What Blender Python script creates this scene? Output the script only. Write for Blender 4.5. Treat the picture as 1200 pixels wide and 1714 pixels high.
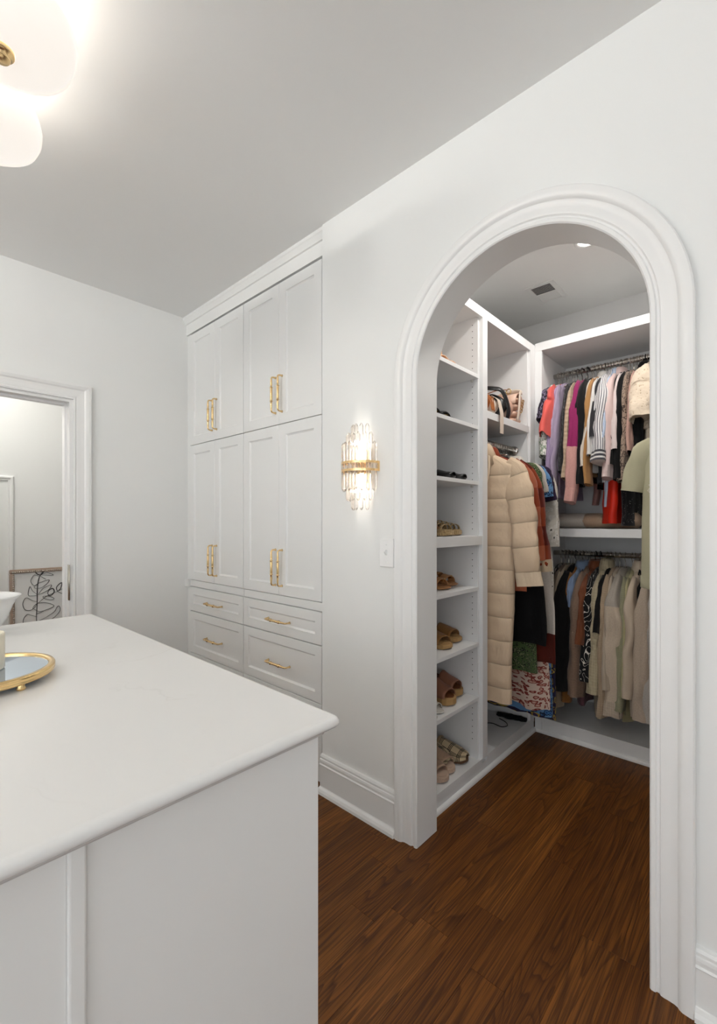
import bpy, bmesh, math, random
from mathutils import Vector, Matrix, noise

for o in list(bpy.data.objects):
    bpy.data.objects.remove(o, do_unlink=True)
S = bpy.context.scene
C = S.collection
PI = math.pi
rnd = random.Random(11)

# ---------------------------------------------------------------- camera, light, exposure
cam_d = bpy.data.cameras.new('camera')
cam = bpy.data.objects.new('camera', cam_d)
C.objects.link(cam)
cam.location = (0, 0, 1.30)
cam.rotation_euler = (PI/2, 0, math.radians(42.84))
cam_d.sensor_fit = 'HORIZONTAL'
cam_d.sensor_width = 36.0
cam_d.lens = 36.0*755/1200
cam_d.shift_y = 18/1200
cam_d.clip_start = 0.02
S.camera = cam

S.view_settings.view_transform = 'Standard'
S.view_settings.look = 'None'
S.view_settings.gamma = 1.0
S.view_settings.use_curve_mapping = False
S.view_settings.exposure = 0.43

w = bpy.data.worlds.new('world')
S.world = w
w.use_nodes = True
bg = w.node_tree.nodes['Background']
bg.inputs[0].default_value = (0.93, 0.97, 1.0, 1)
bg.inputs[1].default_value = 2.05

def area_light(name, loc, rot, sx, sy, watts, col, portal=False):
    d = bpy.data.lights.new(name, 'AREA')
    d.shape = 'RECTANGLE'
    d.size = sx
    d.size_y = sy
    d.energy = watts
    d.color = col
    if portal:
        d.cycles.is_portal = True
    o = bpy.data.objects.new(name, d)
    C.objects.link(o)
    o.location = loc
    o.rotation_euler = rot
    return o
# daylight comes in through the windows of the walls behind the camera (portals guide the sky light)
area_light('window_portal', (0.0, -2.58, 1.40), (PI/2, 0, PI), 3.0, 2.0, 1, (1, 1, 1), True)

area_light('window_portal', (2.28, -1.55, 1.475), (PI/2, 0, PI/2), 1.7, 1.75, 1, (1, 1, 1), True)  # daylight for the added right-hand window

# ---------------------------------------------------------------- helpers
class MB:
    def __init__(s):
        s.v = []; s.f = []; s.uv = []; s.smooth = []
    def add(s, vs, fs, uvs=None, smooth=False):
        b = len(s.v)
        s.v += [tuple(p) for p in vs]
        for i, f in enumerate(fs):
            s.f.append([b+k for k in f])
            s.uv.append(uvs[i] if uvs else None)
            s.smooth.append(smooth)
    def box(s, a, b, m=None):
        x0, y0, z0 = a; x1, y1, z1 = b
        vs = [(x0,y0,z0),(x1,y0,z0),(x1,y1,z0),(x0,y1,z0),(x0,y0,z1),(x1,y0,z1),(x1,y1,z1),(x0,y1,z1)]
        if m is not None: vs = [m @ Vector(p) for p in vs]
        s.add(vs, [(3,2,1,0),(4,5,6,7),(0,1,5,4),(1,2,6,5),(2,3,7,6),(3,0,4,7)])
        return s
    def prism(s, pts, axis, a, b, smooth=False):
        # polygon given in the two other axes, extruded along axis from a to b
        def mk(p, h):
            if axis == 'x': return (h, p[0], p[1])
            if axis == 'y': return (p[0], h, p[1])
            return (p[0], p[1], h)
        n = len(pts)
        vs = [mk(p, a) for p in pts] + [mk(p, b) for p in pts]
        fs = [list(range(n))[::-1], [n+i for i in range(n)]]
        fs += [(i, (i+1) % n, n+(i+1) % n, n+i) for i in range(n)]
        s.add(vs, fs, smooth=smooth)
        return s
    def rings(s, rings, closed=True, cap0=True, cap1=True, uvs=None, smooth=True):
        n = len(rings[0]); m = len(rings)
        vs = [p for r in rings for p in r]
        fs = []; fu = []
        kk = n if closed else n-1
        for i in range(m-1):
            for j in range(kk):
                j2 = (j+1) % n
                fs.append((i*n+j, i*n+j2, (i+1)*n+j2, (i+1)*n+j))
                if uvs:
                    U = uvs[0]; V = uvs[1]
                    fu.append(((j/n*U, V[i]), ((j+1)/n*U, V[i]), ((j+1)/n*U, V[i+1]), (j/n*U, V[i+1])))
        if cap0:
            fs.append(list(range(n))[::-1])
            if uvs: fu.append([(j/n*uvs[0], uvs[1][0]) for j in range(n)][::-1])
        if cap1:
            fs.append([(m-1)*n+j for j in range(n)])
            if uvs: fu.append([(j/n*uvs[0], uvs[1][-1]) for j in range(n)])
        s.add(vs, fs, fu if uvs else None, smooth)
        return s
    def lathe(s, prof, seg=32, m=None, cap0=False, cap1=False, a0=0.0, a1=2*PI):
        full = abs(a1-a0-2*PI) < 1e-6
        cnt = seg if full else seg+1
        rr = []
        for r, z in prof:
            ring = []
            for j in range(cnt):
                a = a0+(a1-a0)*j/seg
                p = Vector((r*math.cos(a), r*math.sin(a), z))
                ring.append(m @ p if m is not None else p)
            rr.append(ring)
        return s.rings(rr, full, cap0, cap1)
    def tube(s, path, rad, seg=8, caps=True, flat=1.0, uvs=None):
        P = [Vector(p) for p in path]
        n = len(P)
        if not hasattr(rad, '__len__'): rad = [rad]*n
        T = []
        for i in range(n):
            t = P[min(i+1, n-1)]-P[max(i-1, 0)]
            T.append(t.normalized() if t.length > 1e-9 else Vector((0, 0, 1)))
        ref = Vector((0, 0, 1)) if abs(T[0].z) < 0.9 else Vector((1, 0, 0))
        nn = T[0].cross(ref).normalized()
        rr = []
        for i in range(n):
            nn = (nn-T[i]*nn.dot(T[i]))
            nn = nn.normalized() if nn.length > 1e-6 else T[i].orthogonal().normalized()
            bb = T[i].cross(nn)
            rr.append([P[i]+nn*(rad[i]*math.cos(2*PI*j/seg))+bb*(rad[i]*flat*math.sin(2*PI*j/seg)) for j in range(seg)])
        return s.rings(rr, True, caps, caps, uvs)
    def build(s, name, mat, parent=None, recalc=True, bevel=0.0):
        me = bpy.data.meshes.new(name)
        me.from_pydata([tuple(p) for p in s.v], [], s.f)
        if any(u is not None for u in s.uv):
            ul = me.uv_layers.new(name='UVMap')
            li = 0
            for pi, f in enumerate(s.f):
                for k in range(len(f)):
                    u = s.uv[pi]
                    if u is not None: ul.data[li].uv = u[k]
                    li += 1
        for i, p in enumerate(me.polygons): p.use_smooth = s.smooth[i]
        if recalc:
            bm = bmesh.new(); bm.from_mesh(me)
            bmesh.ops.recalc_face_normals(bm, faces=bm.faces)
            bm.to_mesh(me); bm.free()
        me.materials.append(mat)
        o = bpy.data.objects.new(name, me)
        C.objects.link(o)
        if parent is not None: o.parent = parent
        if bevel > 0:
            md = o.modifiers.new('bevel', 'BEVEL'); md.width = bevel; md.segments = 2; md.limit_method = 'ANGLE'
            md.harden_normals = False
        return o

def tag(o, label, cat, group=None):
    o['label'] = label; o['category'] = cat
    if group: o['group'] = group
    return o
def struct(o):
    o['kind'] = 'structure'
    return o
def thing(name, label, cat, loc=(0, 0, 0), rz=0.0, group=None):
    o = bpy.data.objects.new(name, None)
    C.objects.link(o)
    o.empty_display_size = 0.05
    o.location = loc; o.rotation_euler = (0, 0, rz)
    return tag(o, label, cat, group)
def B(name, a, b, mat, parent=None, bevel=0.0):
    return MB().box(a, b).build(name, mat, parent, bevel=bevel)
def smoothstep(a, b, x):
    t = min(1, max(0, (x-a)/(b-a))); return t*t*(3-2*t)
def catmull(pts, n):
    P = [Vector(p) for p in pts]
    out = []
    for i in range(len(P)-1):
        p0 = P[max(i-1, 0)]; p1 = P[i]; p2 = P[i+1]; p3 = P[min(i+2, len(P)-1)]
        for k in range(n):
            t = k/n
            out.append(0.5*((2*p1)+(p2-p0)*t+(2*p0-5*p1+4*p2-p3)*t*t+(3*p1-p0-3*p2+p3)*t**3))
    out.append(P[-1])
    return out

def point(name, loc, watts, col, radius, parent=None, spot=None):
    d = bpy.data.lights.new(name, 'SPOT' if spot else 'POINT')
    d.energy = watts; d.color = col; d.shadow_soft_size = radius
    if spot:
        d.spot_size = spot; d.spot_blend = 0.5
    o = bpy.data.objects.new(name, d); C.objects.link(o)
    o.location = loc
    if parent is not None: o.parent = parent
    return o

# ---------------------------------------------------------------- materials
MATS = {}
def srgb(h):
    h = h.lstrip('#')
    c = [int(h[i:i+2], 16)/255 for i in (0, 2, 4)]
    return tuple((x/12.92 if x <= 0.04045 else ((x+0.055)/1.055)**2.4) for x in c)+(1,)
class NT:
    def __init__(s, name):
        m = bpy.data.materials.new(name); m.use_nodes = True
        s.m = m; s.t = m.node_tree; s.p = s.t.nodes['Principled BSDF']
    def n(s, typ, **kw):
        nd = s.t.nodes.new(typ)
        for k, v in kw.items(): setattr(nd, k, v)
        return nd
    def l(s, a, b): s.t.links.new(a, b)
    def set(s, **kw):
        for k, v in kw.items():
            s.p.inputs[k.replace('_', ' ')].default_value = v
        return s
    def math(s, op, a, b=None, c=None):
        nd = s.n('ShaderNodeMath', operation=op)
        for i, x in enumerate((a, b, c)):
            if x is None: continue
            if hasattr(x, 'links'): s.l(x, nd.inputs[i])
            else: nd.inputs[i].default_value = x
        return nd.outputs[0]
    def mix(s, f, a, b, blend='MIX'):
        nd = s.n('ShaderNodeMix', data_type='RGBA', blend_type=blend)
        for k, x in ((0, f), (6, a), (7, b)):
            if hasattr(x, 'links'): s.l(x, nd.inputs[k])
            else: nd.inputs[k].default_value = x
        return nd.outputs[2]
    def ramp(s, f, stops, interp='LINEAR'):
        nd = s.n('ShaderNodeValToRGB')
        cr = nd.color_ramp; cr.interpolation = interp
        while len(cr.elements) < len(stops): cr.elements.new(0.5)
        for e, (p, c) in zip(cr.elements, stops):
            e.position = p; e.color = c
        s.l(f, nd.inputs[0])
        return nd.outputs[0]
    def coord(s, kind='Object', scale=(1, 1, 1), loc=(0, 0, 0), rot=(0, 0, 0)):
        tc = s.n('ShaderNodeTexCoord'); mp = s.n('ShaderNodeMapping')
        s.l(tc.outputs[kind], mp.inputs[0])
        mp.inputs[1].default_value = loc; mp.inputs[2].default_value = rot; mp.inputs[3].default_value = scale
        return mp.outputs[0]
    def noise(s, vec, scale, detail=3, rough=0.5, dist=0.0):
        nd = s.n('ShaderNodeTexNoise')
        s.l(vec, nd.inputs['Vector'])
        nd.inputs['Scale'].default_value = scale; nd.inputs['Detail'].default_value = detail
        nd.inputs['Roughness'].default_value = rough; nd.inputs['Distortion'].default_value = dist
        return nd.outputs[0]
    def bump(s, h, strength=0.3, dist=0.01):
        nd = s.n('ShaderNodeBump')
        nd.inputs['Strength'].default_value = strength; nd.inputs['Distance'].default_value = dist
        s.l(h, nd.inputs['Height'])
        s.l(nd.outputs[0], s.p.inputs['Normal'])
    def color(s, c): s.l(c, s.p.inputs['Base Color'])

def plain(name, col, rough=0.5, metal=0.0, bumpscale=0, bs=0.1, **kw):
    if name in MATS: return MATS[name]
    t = NT(name)
    t.set(Base_Color=srgb(col) if isinstance(col, str) else col, Roughness=rough, Metallic=metal, **kw)
    if bumpscale:
        t.bump(t.noise(t.coord(), bumpscale, 2), bs, 0.002)
    MATS[name] = t.m
    return t.m

M_wall = plain('wall_paint', (0.886, 0.890, 0.874, 1), 0.6, bumpscale=220, bs=0.03)
M_ceil = plain('ceiling_paint', (0.924, 0.924, 0.910, 1), 0.8, bumpscale=160, bs=0.03)
M_trim = plain('trim_paint', (0.90, 0.897, 0.885, 1), 0.32)
M_cab = plain('cabinet_paint', (0.878, 0.880, 0.866, 1), 0.38)
M_clos = plain('closet_paint', (0.85, 0.85, 0.85, 1), 0.42)
M_brass = plain('brushed_brass', (0.86, 0.62, 0.32, 1), 0.24, 1.0)
M_gold = plain('polished_gold', (0.86, 0.62, 0.30, 1), 0.18, 1.0)
M_chrome = plain('polished_nickel', (0.72, 0.70, 0.67, 1), 0.16, 1.0)
M_steel = plain('hook_wire', (0.62, 0.58, 0.52, 1), 0.25, 1.0)
M_plate = plain('switch_plastic', (0.93, 0.93, 0.92, 1), 0.3)
M_dark = plain('painted_dark', (0.03, 0.03, 0.03, 1), 0.8)
M_gap_shade = plain('shadow_gap', (0.035, 0.02, 0.012, 1), 0.9)  # dark slab colour stands in for shade in the gaps between planks
M_blackvelvet = plain('hanger_black', (0.012, 0.012, 0.013, 1), 0.7)
M_whitepl = plain('hanger_white', (0.7, 0.68, 0.64, 1), 0.4)
M_ceramic = plain('white_ceramic', (0.86, 0.86, 0.85, 1), 0.2)

def quartz():
    t = NT('white_quartz')
    v = t.coord('Object', (1, 1, 1))
    big = t.noise(t.coord('Object', (0.9, 1.5, 1), (0.35, 0.2, 0)), 1.0, 6, 0.6, 0.8)
    d = t.math('ABSOLUTE', t.math('SUBTRACT', big, 0.5))
    vein = t.ramp(d, [(0.0, (1, 1, 1, 1)), (0.008, (0, 0, 0, 1))])
    mask = t.noise(v, 2.2, 2)
    mk = t.ramp(mask, [(0.45, (0, 0, 0, 1)), (0.68, (1, 1, 1, 1))])
    f = t.math('MULTIPLY', vein, mk)
    f = t.math('MULTIPLY', f, 0.28)
    cl = t.noise(v, 5, 4)
    base = t.mix(t.math('MULTIPLY', cl, 0.15), (0.85, 0.845, 0.83, 1), (0.79, 0.785, 0.77, 1))
    t.color(t.mix(f, base, (0.60, 0.58, 0.55, 1)))
    t.set(Roughness=0.22)
    return t.m
M_quartz = quartz()

def oak():
    t = NT('stained_oak')
    tc = t.n('ShaderNodeTexCoord')
    oi = t.n('ShaderNodeObjectInfo')
    r = oi.outputs['Random']
    sep = t.n('ShaderNodeCombineXYZ')
    t.l(t.math('MULTIPLY', r, 37.0), sep.inputs[0]); t.l(t.math('MULTIPLY', r, 91.0), sep.inputs[1]); t.l(t.math('MULTIPLY', r, 13.0), sep.inputs[2])
    add = t.n('ShaderNodeVectorMath', operation='ADD')
    t.l(tc.outputs['Object'], add.inputs[0]); t.l(sep.outputs[0], add.inputs[1])
    def mp(sc):
        m = t.n('ShaderNodeMapping'); t.l(add.outputs[0], m.inputs[0]); m.inputs[3].default_value = sc
        return m.outputs[0]
    fa = t.noise(mp((8.5, 1.0, 1)), 1.0, 2.0, 0.4, 0.25)
    fb = t.noise(mp((15, 0.30, 1)), 1.0, 2.0, 0.4, 0.1)
    cath = t.math('GREATER_THAN', t.math('FRACT', t.math('MULTIPLY', r, 7.31)), 0.62)
    field = t.math('ADD', t.math('MULTIPLY', fa, cath), t.math('MULTIPLY', fb, t.math('SUBTRACT', 1.0, cath)))
    amount = t.math('ADD', 12.0, t.math('MULTIPLY', r, 12.0))
    cyc = t.math('FRACT', t.math('MULTIPLY', field, amount))
    late = t.ramp(cyc, [(0.0, (0, 0, 0, 1)), (0.55, (0.25, 0.25, 0.25, 1)), (0.9, (1, 1, 1, 1)), (1.0, (0, 0, 0, 1))])
    fine = t.noise(mp((240, 4.0, 1)), 1.0, 3, 0.6)
    pores = t.ramp(fine, [(0.42, (0, 0, 0, 1)), (0.58, (1, 1, 1, 1))])
    tone = t.noise(mp((5, 0.9, 1)), 1.0, 2)
    light = t.mix(r, srgb('#a5672a'), srgb('#7d4714'))
    mid = t.mix(tone, light, srgb('#5e350b'))
    c = t.mix(t.math('MULTIPLY', late, 0.62), mid, srgb('#260f02'))
    c = t.mix(t.math('MULTIPLY', pores, 0.62), c, srgb('#371b05'))
    t.color(c)
    t.set(Roughness=0.46)
    t.p.inputs['Specular IOR Level'].default_value = 0.25
    t.bump(t.math('ADD', t.math('MULTIPLY', fine, 0.5), late), 0.08, 0.002)
    return t.m
M_oak = oak()

# ---------------------------------------------------------------- room shell
ZC = 2.75
YA = 1.49            # face of the wall with the arch
YAB = 1.62           # its closet side
XL = -3.08           # face of the wall with the doorway
XR, YB = 2.3, -2.6
AX0, AX1, ASP = -1.056, -0.2565, 1.882
AXC = (AX0+AX1)/2; AR = (AX1-AX0)/2

struct(B('ceiling', (-5.6, YB-0.2, ZC), (XR+0.2, 3.5, ZC+0.12), M_ceil))
flo = struct(B('floor', (-5.6, YB-0.2, -0.08), (XR+0.2, 3.5, -0.012), M_gap_shade))

# planks: one object each where the photograph shows them, the rest of the floor joined
PW = 0.102
plank_mesh = {}
def plank(x, y0, L):
    key = round(L, 2)
    if key not in plank_mesh:
        mb = MB(); w2 = PW/2-0.0002; l2 = key/2-0.0002; c = 0.0006
        mb.rings([[(-w2, -l2, -0.012), (w2, -l2, -0.012), (w2, l2, -0.012), (-w2, l2, -0.012)],
                  [(-w2, -l2, -c), (w2, -l2, -c), (w2, l2, -c), (-w2, l2, -c)],
                  [(-w2+c, -l2+c, 0), (w2-c, -l2+c, 0), (w2-c, l2-c, 0), (-w2+c, l2-c, 0)]], True, False, True, smooth=False)
        o = mb.build('plank', M_oak, flo)
        plank_mesh[key] = o.data
    else:
        o = bpy.data.objects.new('plank', plank_mesh[key]); C.objects.link(o); o.parent = flo
    o.location = (x, y0+key/2, 0)
lens = [0.6, 0.75, 0.9, 1.05, 1.2, 1.35]
rest = MB()
col = 0
x = -5.5
while x < XR+0.2:
    seen = -1.75 < x < 0.55
    y = YB-0.1-rnd.random()*0.8
    while y < 3.45:
        L = rnd.choice(lens)
        if seen and y+L > 0.2:
            plank(x, y, L)
        else:
            rest.box((x-PW/2+0.0006, y+0.0006, -0.012), (x+PW/2-0.0006, y+L-0.0006, 0))
        y += L
    x += PW
ro = rest.build('far_planks', M_oak, flo)
ro['kind'] = 'stuff'

# wall with the arched opening
def arch_wall():
    mb = MB()
    N = 40
    X0, X1 = -1.622, XR
    arc = [(AXC-AR*math.cos(PI*i/N), ASP+AR*math.sin(PI*i/N)) for i in range(N+1)]
    for y in (YA, YAB):
        mb.add([(X0, y, 0), (AX0, y, 0), (AX0, y, ASP), (X0, y, ASP), (X0, y, ZC)], [(0, 1, 2, 3)])
        mb.add([(AX1, y, 0), (X1, y, 0), (X1, y, ASP), (AX1, y, ASP)], [(0, 1, 2, 3)])
        mb.add([(X0, y, ASP), (AX0, y, ASP), (AX0, y, ZC), (X0, y, ZC)], [(0, 1, 2, 3)])
        mb.add([(AX1, y, ASP), (X1, y, ASP), (X1, y, ZC), (AX1, y, ZC)], [(0, 1, 2, 3)])
        for i in range(N):
            (xa, za), (xb, zb) = arc[i], arc[i+1]
            mb.add([(xa, y, za), (xb, y, zb), (xb, y, ZC), (xa, y, ZC)], [(0, 1, 2, 3)])
    path = [(AX0, 0)]+arc+[(AX1, 0)]
    n = len(path)
    mb.add([(p[0], YA, p[1]) for p in path]+[(p[0], YAB, p[1]) for p in path], [(i, i+1, n+i+1, n+i) for i in range(n-1)], smooth=True)
    mb.add([(X0, YA, 0), (X0, YAB, 0), (X0, YAB, ZC), (X0, YA, ZC)], [(0, 1, 2, 3)])
    return mb.build('wall_front', M_wall, recalc=False)
wf = struct(arch_wall())

def sweep_xz(path_pts, prof, y_face, sign=-1):
    """path in XZ, prof list of (distance outward from path, how far it stands off the wall)"""
    n = len(path_pts)
    rings = []
    for i, (p, nn) in enumerate(path_pts):
        rings.append([(p[0]+nn[0]*d, y_face+sign*h, p[1]+nn[1]*d) for d, h in prof])
    return rings
CAS = [(-0.004, -0.13), (-0.004, 0.012), (0.0, 0.016), (0.0094, 0.016), (0.0132, 0.011), (0.0188, 0.011), (0.0226, 0.016), (0.0301, 0.0175), (0.0423, 0.017), (0.0545, 0.018), (0.062, 0.021), (0.0658, 0.026), (0.0733, 0.03), (0.0865, 0.031), (0.0959, 0.031), (0.0996, 0.028), (0.0996, 0.0)]
def arch_casing():
    N = 48
    pts = [((AX0, 0), (-1, 0)), ((AX0, 0.9), (-1, 0))]
    for i in range(N+1):
        a = PI*i/N
        pts.append(((AXC-AR*math.cos(a), ASP+AR*math.sin(a)), (-math.cos(a), math.sin(a))))
    pts += [((AX1, 0.9), (1, 0)), ((AX1, 0), (1, 0))]
    mb = MB()
    mb.rings(sweep_xz(pts, CAS, YA), closed=False, cap0=False, cap1=False, smooth=False)
    o = mb.build('trim_1', M_trim)
    for p in o.data.polygons: p.use_smooth = True
    o.data.set_sharp_from_angle(angle=math.radians(28)) if hasattr(o.data, 'set_sharp_from_angle') else None
    return struct(o)
arch_casing()

# left wall with the doorway
DY0, DY1, DZ = -0.02, 0.815, 2.035
TH = 0.15
def wall_left():
    mb = MB()
    mb.box((XL-TH, DY1, 0), (XL, 2.2, ZC))
    mb.box((XL-TH, YB, 0), (XL, DY0, ZC))
    mb.box((XL-TH, DY0, DZ), (XL, DY1, ZC))
    return mb.build('wall_left', M_wall)
struct(wall_left())
DC = [(0.0, 0.0), (0.0, 0.014), (0.008, 0.016), (0.014, 0.011), (0.022, 0.013), (0.040, 0.014), (0.056, 0.016), (0.064, 0.022), (0.078, 0.026), (0.092, 0.026), (0.095, 0.0)]
def door_casing(name, xface, sign):
    pts = [((DY0, 0), (-1, 0)), ((DY0, DZ), (-1, 1)), ((DY1, DZ), (1, 1)), ((DY1, 0), (1, 0))]
    rings = []
    for p, nn in pts:
        rings.append([(xface+sign*h, p[0]+nn[0]*d, p[1]+nn[1]*d) for d, h in DC])
    return struct(MB().rings(rings, False, False, False, smooth=False).build(name, M_trim))
door_casing('trim_2', XL, 1)
door_casing('trim_3', XL-TH, -1)
# jamb of the doorway with stop and strike plate
dj = struct(MB().box((XL-TH, DY1-0.018, 0), (XL, DY1, DZ)).box((XL-TH, DY0, 0), (XL, DY0+0.018, DZ)).box((XL-TH, DY0+0.018, DZ-0.018), (XL, DY1-0.018, DZ)).build('trim_4', M_trim))
stop = MB().box((XL-0.095, DY1-0.030, 0), (XL-0.055, DY1-0.018, DZ-0.018)).box((XL-0.095, DY0+0.03, DZ-0.030), (XL-0.055, DY1-0.030, DZ-0.018)).build('door_stop', M_trim, dj)
MB().box((XL-0.030, DY1-0.0195, 0.84), (XL-0.006, DY1-0.017, 1.05)).build('hinge_leaf', M_steel, dj)
MB().tube([(XL+0.004, DY1-0.020, 0.84), (XL+0.004, DY1-0.020, 1.05)], 0.0045, 10).build('hinge_knuckle', M_steel, dj)

# hall beyond the doorway
struct(B('wall_hall_back', (-4.45, -2.2, 0), (-4.33, 2.2, ZC), M_wall))
struct(B('wall_hall_side', (-4.45, 2.2, 0), (XL, 2.3, ZC), M_wall))
struct(B('wall_hall_near', (-4.45, -2.3, 0), (XL-TH, -2.2, ZC), M_wall))
def panel_mould(y0, y1, z0, z1):
    P = [(0, 0), (0.0, 0.010), (0.008, 0.016), (0.018, 0.016), (0.026, 0.008), (0.034, 0.010), (0.036, 0.0)]
    pts = [((y0, z0), (1, 1)), ((y0, z1), (1, -1)), ((y1, z1), (-1, -1)), ((y1, z0), (-1, 1)), ((y0, z0), (1, 1))]
    rings = [[(-4.33+h, p[0]+n[0]*d, p[1]+n[1]*d) for d, h in P] for p, n in pts]
    return struct(MB().rings(rings, False, False, False, smooth=False).build('trim_5', M_trim))
panel_mould(-0.25, 0.745, 0.20, 1.66)

hl = thing('added_hall_light', 'added unseen flush ceiling light brightening the hall beyond the doorway', 'ceiling light', (-3.8, 0.2, ZC))  # lamp added out of view to brighten the hall
MB().lathe([(0, -0.09), (0.10, -0.08), (0.16, -0.045), (0.17, -0.01), (0.17, 0)], 32).build('shade', plain('added_hall_shade', (0.9, 0.9, 0.88, 1), 0.4), hl)
point('added_hall_glow', (0, 0, -0.14), 20, (1.0, 0.97, 0.92), 0.12, hl)

# walls behind the camera, with a daylight window and an added one on the right
def wall_window(name, axis, pos, th, a0, a1, w0, w1, z0, z1):
    mb = MB()
    def bx(p0, p1, q0, q1):
        if axis == 'y': mb.box((p0, min(pos, pos+th), q0), (p1, max(pos, pos+th), q1))
        else: mb.box((min(pos, pos+th), p0, q0), (max(pos, pos+th), p1, q1))
    bx(a0, w0, 0, ZC); bx(w1, a1, 0, ZC); bx(w0, w1, 0, z0); bx(w0, w1, z1, ZC)
    return struct(mb.build(name, M_wall))
wall_window('wall_back', 'y', YB, -0.14, XL-TH, XR+0.14, -1.5, 1.5, 0.4, 2.4)
wall_window('wall_right', 'x', XR, 0.14, YB, YAB, -2.4, -0.7, 0.60, 2.35)
def window(name, axis, pos, w0, w1, z0, z1, npan):
    mb = MB()
    t = 0.045
    def bx(p0, p1, q0, q1, d=0.03):
        if axis == 'y': mb.box((p0, pos-d, q0), (p1, pos, q1))
        else: mb.box((pos, p0, q0), (pos+d, p1, q1))
    bx(w0, w0+t, z0, z1); bx(w1-t, w1, z0, z1); bx(w0, w1, z0, z0+t); bx(w0, w1, z1-t, z1)
    for k in range(1, npan):
        c = w0+(w1-w0)*k/npan
        bx(c-0.02, c+0.02, z0, z1)
    bx(w0, w1, (z0+z1)/2-0.015, (z0+z1)/2+0.015)
    return struct(mb.build(name, M_trim))
window('window_1', 'y', YB-0.06, -1.5, 1.5, 0.4, 2.4, 3)
window('window_added', 'x', XR+0.06, -2.4, -0.7, 0.60, 2.35, 2)  # right-hand window added to light the lower walls and arch jamb

# closet shell and the wall behind the cabinets
CXL, CXR, CYB = -1.53, 0.17, 3.30
struct(B('wall_closet_left', (-1.622, YAB, 0), (CXL, CYB, ZC), M_clos))
struct(B('wall_closet_back', (-1.622, CYB, 0), (CXR+0.1, CYB+0.1, ZC), M_clos))
struct(B('wall_closet_right', (CXR, YAB, 0), (CXR+0.1, CYB, ZC), M_clos))
struct(B('wall_alcove_back', (XL, 2.12, 0), (-1.622, 2.2, ZC), M_wall))

# baseboards
BASE = [(0.0, 0.0), (0.036, 0.0), (0.034, 0.012), (0.028, 0.022), (0.018, 0.027), (0.016, 0.030), (0.016, 0.128), (0.018, 0.130), (0.020, 0.133), (0.018, 0.136), (0.0155, 0.138), (0.0165, 0.150), (0.0150, 0.158), (0.011, 0.161), (0.013, 0.163), (0.013, 0.170), (0.009, 0.178), (0.0, 0.180)]
def baseboard(name, x0, x1, y):
    mb = MB()
    mb.rings([[(x, y-p, z) for p, z in BASE] for x in (x0, x1)], True, True, True, smooth=False)
    return struct(mb.build(name, M_trim))
baseboard('baseboard_front', -1.622, AX0-0.0996, YA)
baseboard('baseboard_right', AX1+0.0996, XR, YA)
def base_side(name, y0, y1, x, sg):
    mb = MB()
    mb.rings([[(x+sg*p, y, z) for p, z in BASE] for y in (y0, y1)], True, True, True, smooth=False)
    return struct(mb.build(name, M_trim))
base_side('baseboard_left', DY1+0.096, 1.50, XL, 1)

# ---------------------------------------------------------------- tall cabinets
def shaker(mb, x0, x1, z0, z1, y, t=0.021, st=0.058, bev=0.009, rec=0.009):
    def R(i, yy): return [(x0+i, yy, z0+i), (x1-i, yy, z0+i), (x1-i, yy, z1-i), (x0+i, yy, z1-i)]
    mb.rings([R(0, y+t), R(0, y+0.0015), R(0.0015, y), R(st, y), R(st+0.002, y+0.004), R(st+bev, y+rec)], True, True, True, smooth=False)
def pull(L):
    """bar pull with turned middle, along local z, standing off towards -y"""
    mb = MB()
    h = L/2; s = 0.030
    path = [(0, 0.0, h), (0, -0.006, h), (0, -0.018, h), (0, -0.026, h-0.003), (0, -s, h-0.010)]
    rad = [0.0075, 0.0052, 0.0045, 0.0046, 0.005]
    for f, r in ((0.78, 0.0052), (0.55, 0.0062), (0.42, 0.0050), (0.40, 0.0096), (0.37, 0.0096), (0.35, 0.0056), (0.30, 0.0072), (0.0, 0.0066), (-0.30, 0.0072), (-0.35, 0.0056), (-0.37, 0.0096), (-0.40, 0.0096), (-0.42, 0.0050), (-0.55, 0.0062), (-0.78, 0.0052)):
        path.append((0, -s, h*f)); rad.append(r)
    path += [(0, -s, -h+0.010), (0, -0.026, -h+0.003), (0, -0.018, -h), (0, -0.006, -h), (0, 0, -h)]
    rad += [0.005, 0.0046, 0.0045, 0.0052, 0.0075]
    mb.tube(path, rad, 10)
    return mb
CY = 1.522
cab_info = [('tall_cabinet', -3.032, -2.360, 'white built-in tall cabinet beside the doorway wall'),
            ('tall_cabinet', -2.357, -1.661, 'white built-in tall cabinet beside the wall with the crystal sconce')]
door_pull = None; drawer_pull = None
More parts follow.
